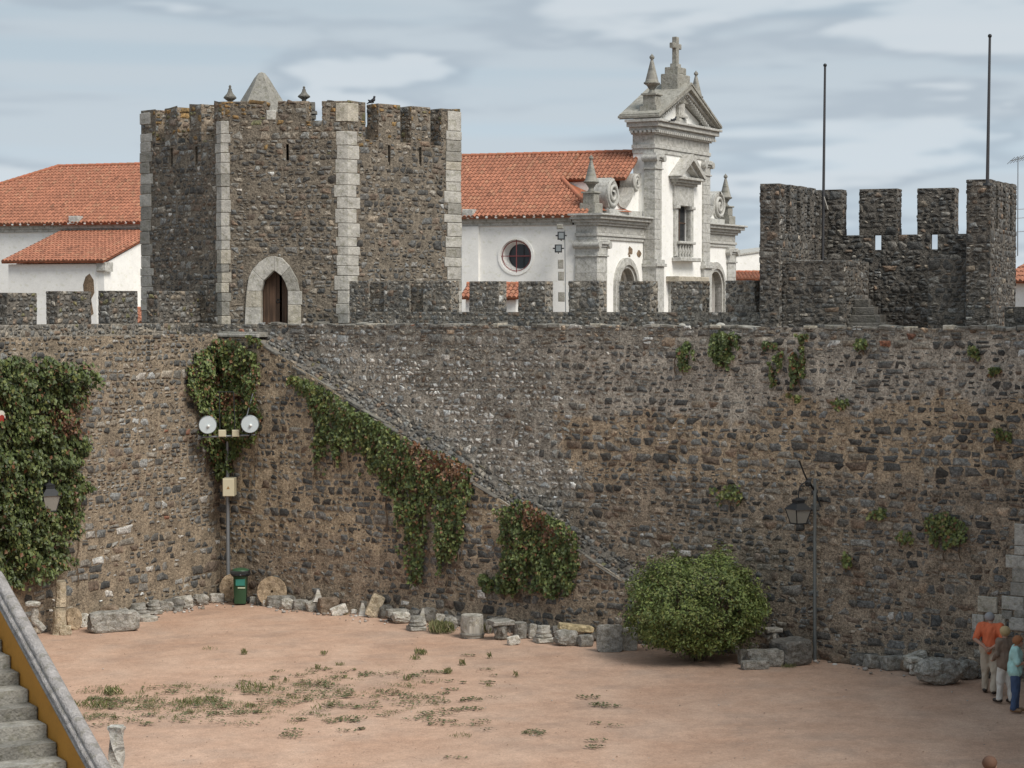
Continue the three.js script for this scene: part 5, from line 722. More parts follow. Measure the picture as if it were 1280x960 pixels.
// ---------------------------------------------------------------- weeds, moss and pebbles on the ground
{
  const R = rng(300), blades = [], moss = [], peb = [];
  const tuft = (px, py, n, h, spread) => { const B = gnd(px, py); for (let i = 0; i < n * 1.6; i++) { const a = R() * 6.28, r = spread * Math.sqrt(R()), b = B.clone().add(V3(r * Math.cos(a), -0.01, r * Math.sin(a))), hh = h * (0.35 + 0.65 * R()), l = V3((R() - 0.5) * 0.9, 1, (R() - 0.5) * 0.9).normalize(); blades.push({ p: b.addScaledVector(l, hh / 2), n: V3(R() - 0.5, 0.1, 0.8), s: hh, c: mixC(R, R() < 0.3 ? [[0.24, 0.23, 0.11], [0.28, 0.25, 0.14]] : [[0.14, 0.155, 0.06], [0.18, 0.19, 0.08], [0.22, 0.215, 0.105]]), r: (R() - 0.5) * 1.6, w: 0.05 + 0.05 * R() }); } };
  const mat_ = (px, py, n, r) => { const B = gnd(px, py), k = 1 + R() * 1.5; for (let i = 0; i < n; i++) { const a = R() * 6.28, q = r * Math.sqrt(R()); moss.push({ p: B.clone().add(V3(q * Math.cos(a) * k, 0.025 + 0.02 * R(), q * Math.sin(a) * 1.3)), n: V3((R() - 0.5) * 0.8, 1, (R() - 0.5) * 0.8), s: 0.05 * (0.6 + R()), c: mixC(R, [[0.10, 0.105, 0.04], [0.13, 0.115, 0.05], [0.09, 0.11, 0.045]]), r: R() * 6.28, w: 0.4 }); } };
  for (let i = 0; i < 1000; i++) { const s = R(), px = lerp(95, 560, s), cy = lerp(884, 862, s), dens = fbm2(px / 34, s * 6 + 2, 3), py = cy + (R() + R() - 1) * lerp(24, 42, s) ; if (fbm2(px / 26 + 8, py / 9, 3) < 0.42) continue; if (s > 0.72 && R() < 0.6) continue; { tuft(px, py, 3 + Math.floor(R() * 8), 0.05 + 0.15 * R() * R() * R(), 0.06 + 0.12 * R()); if (R() < 0.25) mat_(px, py + 2, 12 + 20 * R(), 0.08 + 0.12 * R()); } }
  for (const [x, y, n, h, s] of [[115, 884, 60, 0.22, 0.35], [140, 868, 40, 0.25, 0.25], [320, 862, 50, 0.2, 0.4], [240, 880, 40, 0.16, 0.3], [526, 818, 30, 0.2, 0.16], [551, 790, 130, 0.36, 0.32], [612, 790, 40, 0.3, 0.15], [549, 786, 60, 0.3, 0.25], [560, 842, 20, 0.2, 0.1], [520, 825, 16, 0.18, 0.12], [510, 850, 18, 0.18, 0.1], [611, 823, 8, 0.22, 0.03], [577, 832, 10, 0.24, 0.05], [645, 846, 8, 0.2, 0.04], [250, 746, 90, 0.42, 0.25], [612, 858, 14, 0.1, 0.1], [576, 920, 40, 0.08, 0.25], [660, 917, 8, 0.06, 0.08], [262, 812, 14, 0.12, 0.2], [305, 818, 14, 0.2, 0.05], [405, 818, 20, 0.14, 0.08], [425, 832, 20, 0.12, 0.1], [397, 836, 18, 0.16, 0.06], [1084, 829, 14, 0.12, 0.06], [1160, 852, 30, 0.12, 0.1], [372, 758, 16, 0.1, 0.1], [985, 834, 40, 0.14, 0.2], [335, 745, 16, 0.16, 0.06], [430, 768, 30, 0.08, 0.15], [840, 806, 20, 0.2, 0.1]]) tuft(x, y, n, h, s);
  for (const [x, y, n, r] of [[735, 872, 70, 0.16], [750, 882, 90, 0.18], [766, 884, 40, 0.12], [745, 927, 40, 0.1], [744, 935, 50, 0.12], [668, 917, 120, 0.26], [745, 905, 20, 0.08], [505, 872, 160, 0.35], [535, 893, 50, 0.14], [560, 889, 50, 0.14], [583, 887, 60, 0.16], [458, 843, 70, 0.2], [485, 865, 80, 0.2], [440, 900, 110, 0.28], [460, 885, 60, 0.16], [430, 884, 60, 0.16], [560, 902, 30, 0.1], [365, 920, 70, 0.22], [570, 948, 24, 0.1], [770, 908, 20, 0.1], [300, 890, 60, 0.25], [350, 880, 80, 0.3], [250, 895, 70, 0.3], [400, 872, 80, 0.25], [585, 820, 30, 0.1], [608, 838, 20, 0.1]]) mat_(x, y, n, r);
  for (let i = 0; i < 60; i++) mat_(lerp(330, 620, R()), lerp(835, 915, R()), 8 + R() * 26, 0.05 + 0.1 * R());
  setting('weeds', leaves(blades), M.leaf, 'sparse dry grass tufts scattered over the sandy courtyard', 'stuff', 'grass');
  setting('moss', leaves(moss), M.leaf, 'flat olive moss patches on the sandy courtyard', 'stuff', 'moss');
  for (let i = 0; i < 700; i++) { const py = 760 + 200 * Math.pow(R(), 0.8), B = gnd(lerp(60, 1280, R()), py), s = 0.01 + 0.025 * R() * R() * R(), k = R(); if (B.clone().sub(oB).dot(nB) < 0.2) continue; peb.push(tint(new THREE.IcosahedronGeometry(s, 0).scale(1, 0.6, 0.8 + 0.5 * R()).translate(B.x, 0.008, B.z), k < 0.6 ? [0.38, 0.27, 0.2] : k < 0.85 ? [0.28, 0.22, 0.18] : [0.42, 0.4, 0.37])); }
  for (let i = 0; i < 420; i++) { const left = R() < 0.3, q = left ? K.clone().addScaledVector(uA, -6 * R()).addScaledVector(nA, 0.1 + 1.1 * R() * R()) : (R() < 0.6 ? K.clone().addScaledVector(uB, 13 * R()) : oB.clone().addScaledVector(uB, 14 + 10 * R())).addScaledVector(nB, 0.1 + 1.3 * R() * R()), s = 0.02 + 0.055 * R() * R(), k = R(); peb.push(tint(rough(new THREE.IcosahedronGeometry(s, 1).scale(1, 0.65, 0.7 + 0.5 * R()), s * 0.3, i).translate(q.x, 0.01, q.z), k < 0.4 ? [0.3, 0.28, 0.26] : k < 0.75 ? [0.2, 0.17, 0.14] : [0.5, 0.48, 0.45])); }
  setting('gravel', merge(peb), mat([1, 1, 1], 0.95, { vertexColors: true }), 'small loose pebbles lying on the sandy courtyard', 'stuff', 'gravel');
}
// ---------------------------------------------------------------- carved fragments and rubble along the foot of the walls
const TONE = { white: [0.60, 0.59, 0.57], pale: [0.42, 0.41, 0.39], grey: [0.29, 0.285, 0.275], dark: [0.16, 0.155, 0.15], warm: [0.46, 0.40, 0.31], tan: [0.36, 0.28, 0.20], yellow: [0.47, 0.39, 0.25], brown: [0.21, 0.165, 0.13] };
function lump(w, h, d, p, amp, seed) {              // a rock between a ball (p = 1) and a box (p large)
  const g = mergeVertices(new THREE.IcosahedronGeometry(1, 5).deleteAttribute('uv').deleteAttribute('normal')), q = g.attributes.position;
  for (let i = 0; i < q.count; i++) { let v = V3().fromBufferAttribute(q, i); const m = Math.pow(Math.abs(v.x) ** (2 * p) + Math.abs(v.y) ** (2 * p) + Math.abs(v.z) ** (2 * p), 1 / (2 * p)); v.divideScalar(m); const n = (fbm3(v.x * 1.6 + seed, v.y * 1.6 + seed * 2, v.z * 1.6, 3) - 0.5) * amp * 2 + (fbm3(v.x * 4 + seed, v.y * 4, v.z * 4, 3) - 0.5) * (amp * 0.9 + 0.05); v.multiplyScalar(1 + n); q.setXYZ(i, v.x * w / 2, v.y * h / 2, v.z * d / 2); }
  const f = g.toNonIndexed(); f.computeVertexNormals(); return metreUV(f, 0.9);
}
const wheel = (r, th, hole) => { const s = new THREE.Shape(); s.absarc(0, 0, r, 0, Math.PI * 2); const h = new THREE.Path(); h.absarc(0, 0, hole, 0, Math.PI * 2); s.holes.push(h); return metreUV(new THREE.ExtrudeGeometry(s, { depth: th, bevelEnabled: true, bevelThickness: 0.015, bevelSize: 0.015, bevelSegments: 1, curveSegments: 28 }), 0.9); };
function fragment(name, label, kind, x0, x1, y0, y1, tone, o = {}) {      // a photo box: its foot stands on the ground at y1
  const cx = (x0 + x1) / 2, B = gnd(cx, y1 - (o.up || 0)), sc = -B.z / F * 1.003, w = (x1 - x0) * sc, h = (y1 - y0 - (o.up || 0) * 0) * sc * 0.96, d = (o.d || 0.75) * w, sd = (o.seed || cx * 0.37) % 97, c = TONE[tone].map((v, i) => v * (0.92 + 0.16 * hash3(Math.floor(cx), i * 0, 7)));
  const back = B.clone().add(V3(-0.35, 0, -0.94).multiplyScalar((kind === 'mill' || kind === 'slab' ? (o.th || 0.16) : d) * 0.4)); if (o.lift) back.y += o.lift;
  const dd = kind === 'mill' || kind === 'slab' ? (o.th || 0.16) * 1.4 : d * (o.turn === undefined || Math.abs(o.turn) > 0.3 ? 0.62 : 0.52);          // keep it in front of the walls: come towards us along the line of sight
  for (let k = 0; k < 60; k++) { const q = back.clone().sub(K); if ((cx < 290 && q.dot(nA) < dd) || (cx < 860 && q.dot(nB) < dd) || back.clone().sub(oB).dot(nB) < dd) { back.x *= 0.998; back.z *= 0.998; } else break; }
  const t = thing(name, label, o.cat || 'stone', back.clone(), 'carved stones and rubble along the wall foot'), put = (n, g, cc = c) => part(t, n, tint(g.rotateY(o.turn ?? 0.35).translate(back.x, back.y, back.z), cc), M.rock);
  const lie = g => { if (o.lean) g.rotateX(o.lean); if (o.roll) g.rotateZ(o.roll); return g; };
  if (kind === 'boulder') put('rock', lie(lump(w, h * 1.08, d, 1.5, 0.26, sd)).translate(0, h * 0.48, 0));
  else if (kind === 'block') put('rock', lie(lump(w * 0.97, h * 1.05, d, 4.5, 0.10, sd)).translate(0, h * 0.49, 0));
  else if (kind === 'slab') put('rock', lie(lump(w, h, o.th || 0.14, 5, 0.035, sd)).translate(0, h * 0.48, 0));
  else if (kind === 'wedge') put('rock', lie(rough(metreUV(new THREE.CylinderGeometry(0.04, w * 0.6, h, 4, 3).rotateY(0.6), 0.9), 0.03, sd)).translate(0, h / 2 - 0.01, 0));
  else if (kind === 'disc') { put('drum', rough(metreUV(new THREE.CylinderGeometry(w * 0.49, w * 0.5, 0.12, 26, 1), 0.9), 0.008, sd).translate(0, 0.055, 0)); }
  else if (kind === 'drum') { put('shaft', rough(metreUV(lathe([[0.001, 0], [w * 0.46, 0], [w * 0.47, h * 0.5], [w * 0.45, h * 0.97], [w * 0.42, h], [0.001, h]], 22).toNonIndexed(), 0.9), 0.02, sd)); if (o.ringed) put('torus_moulding', lathe([[w * 0.46, h * 0.05], [w * 0.51, h * 0.12], [w * 0.46, h * 0.2]], 20)); }
  else if (kind === 'base') { put('plinth', rough(bevelBox(-w / 2, w / 2, -0.01, h * 0.28, -w / 2, w / 2, 0.02), 0.015, sd)); put('torus_moulding', metreUV(lathe([[0.001, h * 0.28], [w * 0.46, h * 0.28], [w * 0.5, h * 0.36], [w * 0.46, h * 0.46], [w * 0.38, h * 0.52], [w * 0.44, h * 0.6], [w * 0.42, h * 0.68], [w * 0.36, h * 0.74], [w * 0.36, h], [0.001, h]], 20).toNonIndexed(), 0.9)); }
  else if (kind === 'capital') { put('bell', metreUV(lathe([[0.001, 0], [w * 0.3, 0], [w * 0.31, h * 0.12], [w * 0.28, h * 0.2], [w * 0.34, h * 0.55], [w * 0.47, h * 0.76], [0.001, h * 0.76]], 18).toNonIndexed(), 0.9)); put('abacus', rough(bevelBox(-w / 2, w / 2, h * 0.76, h, -w / 2, w / 2, 0.02), 0.012, sd)); for (let k = 0; k < 6; k++) { const a = k * 1.047; put('carved_leaf', lump(0.09, h * 0.4, 0.06, 1.2, 0.1, k).rotateX(-0.35).translate(0, h * 0.5, w * 0.36).rotateY(a)); } }
  else if (kind === 'mill') { const r = Math.min(w, h) / 2; put('wheel', rough(wheel(r, o.th || 0.16, o.hole || r * 0.14), 0.008, sd).scale(w / 2 / r, h / 2 / r, 1).rotateX(-0.16).translate(0, h / 2 - 0.02, -0.05)); }
  else if (kind === 'trough') { const g = lump(w, h, d, 4, 0.07, sd); put('trough_body', g.translate(0, h * 0.48, 0)); put('broken_end', lump(w * 0.3, h * 0.92, d * 0.9, 2, 0.16, sd + 3).translate(w * 0.4, h * 0.46, 0)); }
  return t;
}
const FR = [
  ['stone_block', 'pale squared block lying at the foot of the standing column', 'block', 74, 90, 782, 794, 'warm', { d: 0.6 }],
  ['millstone', 'tan millstone leaning against the wall beside the standing column', 'mill', 81, 101, 749, 776, 'tan', { turn: 0.8, cat: 'millstone' }],
  ['millstone', 'small white stone wheel with a round hole, left of the stone trough', 'mill', 98, 113, 753, 770, 'white', { turn: 0.3, hole: 0.04, cat: 'millstone' }],
  ['stone_beam', 'short pale stone beam behind the small white stone wheel', 'block', 114, 129, 757, 767, 'warm', {}],
  ['stone_trough', 'long pitted grey stone trough lying in front of the left wall', 'trough', 112, 173, 763, 790, 'grey', { d: 0.36, turn: 0.5, cat: 'trough' }],
  ['boulder', 'brown boulder pressed against the wall behind the stone trough', 'boulder', 126, 150, 747, 769, 'brown', {}],
  ['stone_block', 'rough pale grey block behind the right end of the trough', 'block', 142, 161, 753, 767, 'grey', {}],
  ['column_base', 'weathered moulded column base just right of the trough', 'base', 162, 187, 751, 768, 'grey', { cat: 'column base' }],
  ['column_base', 'round stacked column base between the trough and the carved fragment', 'base', 184, 203, 748, 765, 'grey', { cat: 'column base' }],
  ['stone_block', 'rough grey block right of the stacked column base', 'block', 200, 218, 746, 758, 'grey', {}],
  ['stone_disc', 'large flat stone disc lying on the sand beside the trough', 'disc', 174, 199, 764, 777, 'pale', { cat: 'stone disc' }],
  ['boulder', 'small yellowish stone beside the flat disc', 'boulder', 203, 216, 755, 764, 'yellow', {}],
  ['stone_disc', 'small dark stone disc below the carved fragment', 'disc', 217, 230, 755, 764, 'grey', { cat: 'stone disc' }],
  ['carved_fragment', 'pale carved cornice fragment left of the green bin', 'block', 219, 242, 740, 755, 'pale', { roll: 0.12 }],
  ['boulder', 'dark boulder behind the pale carved cornice fragment', 'boulder', 207, 231, 736, 750, 'dark', {}],
  ['boulder', 'grey boulder between the carved fragment and the white block by the bin', 'boulder', 242, 261, 740, 753, 'grey', {}],
  ['stone_block', 'white squared block just left of the green bin', 'block', 263, 281, 742, 753, 'white', { d: 0.6 }],
  ['millstone', 'tan millstone leaning on the wall behind the green bin', 'mill', 276, 303, 712, 746, 'tan', { turn: 0.1, cat: 'millstone' }],
  ['boulder', 'small white stone right of the green bin', 'boulder', 312, 320, 741, 749, 'pale', {}],
  ['millstone', 'biggest tan millstone with a small hole, leaning on the stair wall', 'mill', 323, 358, 711, 748, 'tan', { turn: 0.1, hole: 0.05, cat: 'millstone' }],
  ['stone_block', 'low grey block under the left edge of the biggest millstone', 'block', 321, 337, 740, 751, 'grey', {}],
  ['stone_block', 'long grey dressed block under the right edge of the biggest millstone', 'block', 335, 371, 739, 753, 'grey', { d: 0.35, turn: 0.2 }],
  ['stone_block', 'small white block in front of the biggest millstone', 'block', 328, 342, 749, 758, 'white', {}],
  ['boulder', 'pale angular rock in front of the long grey block', 'boulder', 352, 369, 748, 762, 'pale', { seed: 7 }],
  ['stone_block', 'grey broken block right of the pale angular rock', 'block', 367, 387, 747, 759, 'grey', {}],
  ['stone_wedge', 'white pyramid shaped stone perched on the grey blocks', 'wedge', 391, 405, 749, 764, 'white', { lift: 0.29 }],
  ['stone_block', 'pale split block below the white pyramid stone', 'block', 384, 402, 751, 764, 'pale', { roll: 0.2 }],
  ['stone_block', 'big brownish slab block right of the white pyramid stone', 'block', 399, 425, 747, 766, 'brown', { d: 0.6 }],
  ['stone_fragment', 'white tilted fragment right of the big brownish block', 'block', 414, 435, 757, 769, 'white', { roll: 0.35, d: 0.4 }],
  ['boulder', 'tiny white stone left of the white scoop shaped piece', 'boulder', 439, 447, 760, 766, 'white', {}],
  ['stone_fragment', 'white scoop shaped piece beside the leaning tan slab', 'wedge', 447, 461, 752, 768, 'white', {}],
  ['stone_slab', 'tall tan slab leaning against the stair wall', 'slab', 461, 478, 740, 770, 'warm', { roll: -0.42, th: 0.16, turn: 0.2 }],
  ['boulder', 'dark boulder behind the leaning tan slab', 'boulder', 476, 492, 752, 768, 'dark', {}],
  ['stone_slab', 'flat grey slab resting on rocks right of the leaning slab', 'slab', 485, 512, 758, 768, 'grey', { th: 0.35, lift: 0.12, turn: 0.3 }],
  ['boulder', 'round yellowish rock under the flat grey slab', 'boulder', 492, 516, 765, 779, 'pale', {}],
  ['column_base', 'round moulded column base with rings, left of the weeds', 'base', 512, 533, 770, 788, 'grey', { cat: 'column base' }],
  ['stone_wedge', 'pointed grey stone standing behind the ringed column base', 'wedge', 524, 536, 759, 780, 'pale', {}],
  ['boulder', 'pale rock half hidden by the tall weeds', 'boulder', 545, 558, 767, 782, 'pale', {}],
  ['boulder', 'grey rock right of the tall weeds', 'boulder', 556, 573, 771, 788, 'grey', {}],
  ['stone_drum', 'largest grey stone drum with a white lichened top', 'drum', 578, 609, 768, 797, 'pale', { ringed: true, cat: 'column drum' }],
  ['boulder', 'narrow grey rock between the largest drum and the carved capital', 'boulder', 608, 620, 774, 791, 'grey', {}],
  ['capital', 'weathered carved capital right of the largest drum', 'capital', 615, 643, 775, 800, 'grey', { cat: 'capital' }],
  ['stone_drum', 'plain grey drum right of the weathered capital', 'drum', 642, 661, 777, 798, 'grey', { cat: 'column drum' }],
  ['stone_fragment', 'small white gutter shaped fragment in front of the plain drum', 'block', 635, 651, 795, 806, 'white', { roll: 0.2, d: 0.5 }],
  ['stone_slab', 'thin pale stone standing upright between two drums', 'slab', 662, 671, 779, 798, 'pale', { roll: -0.12, th: 0.12 }],
  ['column_base', 'square footed column base left of the propped slab', 'base', 671, 693, 782, 803, 'pale', { cat: 'column base' }],
  ['boulder', 'rounded grey stone holding up the propped slab', 'boulder', 696, 727, 788, 807, 'grey', {}],
  ['stone_block', 'small grey block under the right end of the propped slab', 'block', 725, 743, 794, 808, 'grey', {}],
  ['stone_slab', 'long mossy slab propped on two stones', 'slab', 701, 744, 784, 792, 'yellow', { th: 0.4, lift: 0.27, roll: -0.13, turn: 0.15 }],
  ['stone_slab', 'upright rectangular grey slab left of the bush', 'slab', 747, 780, 779, 815, 'grey', { th: 0.18, turn: 0.1, lean: -0.08 }],
  ['stone_slab', 'rounded pale slab half hidden behind the bush', 'slab', 779, 798, 783, 813, 'pale', { th: 0.16, turn: 0.1 }],
  ['stone_block', 'dark upright stone at the right foot of the bush', 'slab', 925, 936, 811, 831, 'grey', { th: 0.2 }],
  ['stone_block', 'low flat block right of the bush, in front of the carved block', 'block', 928, 964, 826, 837, 'grey', { d: 0.35, turn: 0.2 }],
  ['carved_block', 'long carved block with round hollows right of the bush', 'block', 936, 983, 812, 834, 'grey', { d: 0.4, turn: 0.15 }],
  ['capital', 'small mushroom shaped capital set on the carved block', 'capital', 957, 978, 797, 818, 'pale', { lift: 0.3, cat: 'capital' }],
  ['stone_block', 'big dark sloping block beside the lamp post', 'block', 974, 1018, 800, 832, 'dark', { d: 0.9, turn: 0.5, roll: 0.05 }],
  ['stone_block', 'grey brown block at the left end of the boulder group', 'block', 1084, 1106, 814, 830, 'grey', { roll: -0.15 }],
  ['stone_block', 'dark hewn block with a pale top beside the white capital', 'block', 1105, 1135, 816, 833, 'grey', { d: 0.6 }],
  ['stone_fragment', 'pale tilted slab lying over the white capital', 'block', 1133, 1163, 811, 827, 'pale', { roll: 0.25, lift: 0.14, d: 0.5 }],
  ['capital', 'small white carved capital in front of the big boulder', 'capital', 1136, 1154, 822, 844, 'white', { cat: 'capital' }],
  ['boulder', 'biggest rough grey boulder left of the man in orange', 'boulder', 1152, 1210, 824, 856, 'grey', { d: 0.55, turn: 0.2 }],
  ['boulder', 'flat lichened boulder behind the biggest boulder', 'boulder', 1158, 1205, 815, 834, 'pale', { d: 0.5 }],
  ['boulder', 'dark grey boulder at the feet of the man in orange', 'boulder', 1200, 1225, 826, 850, 'grey', {}],
];
for (const a of FR) fragment(...a);
// rough footing stones along the base of the long wall, and more under the stair
{ const R = rng(401); const rows = [[1040, 1230, 808, 828, oB, nB], [480, 745, 752, 782, K, nB]]; const labels = ['dark footing stone at the base of the long wall near the boulders', 'dark footing stone at the base of the stair wall behind the drums'];
  rows.forEach(([a, b, ya, yb, O, N], k) => { for (let x = a; x < b;) { const w = 12 + 14 * R(), p = hit(x + w / 2, 700, O, N); p.y = 0; const s = -p.z / F, t = thing('footing_stone', labels[k], 'stone', p.clone(), 'rough footing stones'), c = R() < 0.7 ? TONE.dark : TONE.brown, ww = w * s, hh = ww * (0.5 + 0.35 * R()); part(t, 'rock', tint(lump(ww, hh, 0.4, 2.2, 0.14, R() * 90).rotateY(R()).translate(p.x + N.x * 0.08, hh * 0.42, p.z + N.z * 0.08), (b => c.map(v => v * b))(0.8 + 0.5 * R())), M.rock); x += w * 0.95; } }); }
// the two-piece column standing on the left
{ const B = gnd(75, 793), s = -B.z / F, t = thing('stone_column', 'pale two piece stone column standing on the sand at the left wall', 'column', B.clone()), y = px => px * s;
  part(t, 'lower_shaft', tint(rough(metreUV(lathe([[0.001, -0.03], [y(9), -0.03], [y(8.6), y(12)], [y(8.2), y(30)], [y(7), y(35)], [0.001, y(35)]], 16).toNonIndexed(), 0.9), 0.03, 3).translate(B.x - 0.02, 0, B.z), TONE.warm), M.rock);
  part(t, 'upper_shaft', tint(rough(metreUV(lathe([[0.001, y(35.2)], [y(6.8), y(35.2)], [y(6.4), y(50)], [y(6.6), y(66)], [y(5.5), y(68)], [0.001, y(68)]], 8).toNonIndexed(), 0.9), 0.02, 5).translate(B.x + 0.03, 0, B.z), TONE.warm), M.rock);
  const B2 = gnd(46, 790); const t2 = thing('scroll_fragment', 'curved pale stone scroll lying behind the yellow stair parapet', 'stone', B2.clone());
  part(t2, 'scroll', tint(new THREE.TubeGeometry(new THREE.CatmullRomCurve3([at(40, 757, 51), at(44, 765, 51), at(43, 775, 51), at(49, 781, 51), at(55, 788, 51)]), 30, 0.085, 8), TONE.pale), M.rock); part(t2, 'scroll_head', tint(lump(0.34, 0.14, 0.3, 1.6, 0.1, 3).translate(...at(41, 755, 51).toArray()), TONE.pale), M.rock); }
// ---------------------------------------------------------------- green bin
{ const B = gnd(299.5, 757), s = -B.z / F, t = thing('wheelie_bin', 'green wheeled rubbish bin with a dark rimmed lid, in front of a millstone', 'bin', B.clone()), g = mat([0.032, 0.085, 0.04], 0.5), h = 40 * s, w = 8.6 * s;
  const body = new THREE.CylinderGeometry(w * 1.38, w * 1.16, h, 4, 1).rotateY(Math.PI / 4).translate(B.x, h / 2 + 0.04, B.z - 0.25); body.computeVertexNormals(); part(t, 'body', body.toNonIndexed(), g);
  part(t, 'rim', bevelBox(B.x - w * 1.3, B.x + w * 1.3, h - 0.03, h + 0.07, B.z - 0.25 - w * 1.25, B.z - 0.25 + w * 1.25, 0.02), mat([0.02, 0.022, 0.022], 0.5));
  part(t, 'lid', rough(new THREE.SphereGeometry(w * 1.25, 18, 8, 0, 6.2832, 0, 1.57).scale(1, 0.3, 1).translate(B.x, h + 0.07, B.z - 0.25), 0.001), g);
  part(t, 'bin_liner', lump(w * 2.7, 0.1, w * 2.7, 2, 0.16, 4).translate(B.x, h - 0.04, B.z - 0.25), mat([0.015, 0.015, 0.017], 0.3));
  part(t, 'sticker', box(B.x - w * 0.6, B.x + w * 0.75, h * 0.62, h * 0.82, B.z - 0.25 + w * 0.99, B.z - 0.25 + w * 1.02), mat([0.03, 0.2, 0.16], 0.4)); part(t, 'sticker', box(B.x - w * 0.3, B.x + w * 0.8, h * 0.53, h * 0.57, B.z - 0.25 + w * 0.96, B.z - 0.25 + w * 0.995), mat([0.5, 0.55, 0.4], 0.5));
  for (const x of [-1, 1]) part(t, 'wheel', new THREE.CylinderGeometry(0.09, 0.09, 0.05, 16).rotateZ(Math.PI / 2).translate(B.x + x * w * 1.0, 0.09, B.z - 0.25 - w * 0.9), M.iron); }
// ---------------------------------------------------------------- floodlight rig in the corner
const lampBowl = mat([0.62, 0.68, 0.72], 0.25), glassM = mat([0.58, 0.66, 0.70], 0.08), cream = mat([0.55, 0.50, 0.36], 0.6);
{ const Z = gnd(285, 750).z * -1 - 0.12, p = (x, y, dz = 0) => at(x, y, Z - dz), t = thing('floodlight_mast', 'grey mast with a crossbar carrying two round floodlights against the corner ivy', 'floodlight', gnd(285, 750));
  part(t, 'mast', tube(p(285.5, 750), p(284, 540), 0.062, 0.05, 10), M.steel); part(t, 'crossbar', tube(p(253, 546.5, 0.85), p(319, 543.5, 0.85), 0.03, 0.03, 6), M.steel); for (const x of [279, 290]) part(t, 'strut', tube(p(x, 546, 0.85), p(x, 543, 0), 0.028), M.steel);
  for (const [x, y] of [[274, 490], [292, 490]]) part(t, 'stay', tube(p(x, y, 0.7), p(x + (x < 280 ? 1 : 2), 545, 0.85), 0.015), M.iron); part(t, 'stay', tube(p(272, 490, 0.7), p(293, 490, 0.7), 0.015), M.iron); part(t, 'stay', tube(p(303, 540, 0.85), p(316, 492, 0.75), 0.018), M.steel);
  for (const [x, y, tilt] of [[259.5, 531, 0.3], [312.5, 530, 0.35]]) { const c = p(x, y, 1.1), r = 0.255, q = g => g.rotateX(Math.PI / 2 + 0.12).rotateY(x < 280 ? 0.18 : 0.05).translate(c.x, c.y, c.z);
    const hsg = part(t, 'lamp_housing', q(lathe([[0.06, -0.32], [0.1, -0.3], [0.19, -0.16], [r, 0.0], [r + 0.012, 0.03], [r - 0.01, 0.045]], 26)), M.steel);
    part(t, 'reflector', q(lathe([[0.03, -0.2], [0.14, -0.12], [r - 0.02, 0.01]], 24)), lampBowl, hsg); part(t, 'lamp_glass', q(new THREE.CylinderGeometry(r - 0.012, r - 0.012, 0.012, 26).translate(0, 0.035, 0)), glassM, hsg); part(t, 'bulb', q(new THREE.SphereGeometry(0.055, 12, 8).scale(0.8, 1, 0.8).translate(0.02, 0.05, 0.03)), mat([0.75, 0.76, 0.74], 0.2), hsg);
    part(t, 'lamp_bracket', tube(c.clone().add(V3(0, -0.24, -0.1)), p(x, 545.5, 0.85), 0.025), M.iron); }
  for (const [x0, x1] of [[273, 282], [290, 299]]) { const a = p(x0, 546, 0.95), b = p(x1, 537.5, 0.95); part(t, 'ballast_box', bevelBox(a.x, b.x, a.y, b.y, a.z - 0.16, a.z + 0.02, 0.012), cream); }
  { const a = p(279, 620, 0.5), b = p(293, 598, 0.5); part(t, 'junction_box', bevelBox(a.x, b.x, a.y, b.y, a.z - 0.5, a.z + 0.14, 0.015), cream); part(t, 'warning_mark', extr([[-0.045, -0.04], [0.045, -0.04], [0, 0.045]], 0.004).translate((a.x + b.x) / 2, (a.y + b.y) / 2, a.z + 0.141), mat([0.3, 0.17, 0.06], 0.7)); } }
// ---------------------------------------------------------------- lanterns
function lantern(t, top, w, h, o = {}) {     // four-sided tapering street lantern hung at TOP
  const y = top.y, X = top.x, Z = top.z, put = (n, g, m, par) => part(t, n, g.rotateY(0.5).translate(X, y, Z), m, par), taper = (r0, r1, y0, y1) => new THREE.CylinderGeometry(r1 * 0.7071, r0 * 0.7071, y1 - y0, 4, 1, true).rotateY(Math.PI / 4).translate(0, (y0 + y1) / 2, 0).toNonIndexed();
  const roof = put('lantern_roof', merge([taper(w * 1.12, w * 0.42, -h * 0.46, -h * 0.2), taper(w * 0.5, w * 0.5, -h * 0.2, -h * 0.1), taper(w * 0.56, w * 0.1, -h * 0.1, 0)]), M.iron); roof.geometry.computeVertexNormals();
  const gl = taper(w * 0.62, w * 1.0, -h, -h * 0.46); gl.computeVertexNormals(); put('lantern_glass', gl, mat([0.24, 0.235, 0.215], 0.2));
  for (const [a, b] of [[1, 1], [1, -1], [-1, 1], [-1, -1]]) put('lantern_bar', tube(V3(a * w * 0.31, -h, b * w * 0.31), V3(a * w * 0.5, -h * 0.46, b * w * 0.5), 0.014), M.iron);
  put('lantern_base', box(-w * 0.33, w * 0.33, -h - 0.03, -h, -w * 0.33, w * 0.33), M.iron);
}
{ const w = hit(62, 600, K, nA), c = w.clone().addScaledVector(nA, 1.55), top = at(61.5, 603, -c.z), t = thing('wall_lantern', 'black four sided lantern on a bracket in front of the huge ivy', 'lantern', w.clone(), 'lanterns on the castle walls');
  lantern(t, top, 0.47, 0.72); part(t, 'bracket', tube(top.clone().add(V3(0, 0.02, 0)), w.clone().setY(top.y + 0.12), 0.022), M.iron); part(t, 'bracket', tube(top.clone().lerp(w, 0.4).setY(top.y + 0.05), w.clone().setY(top.y - 0.4), 0.016), M.iron); }
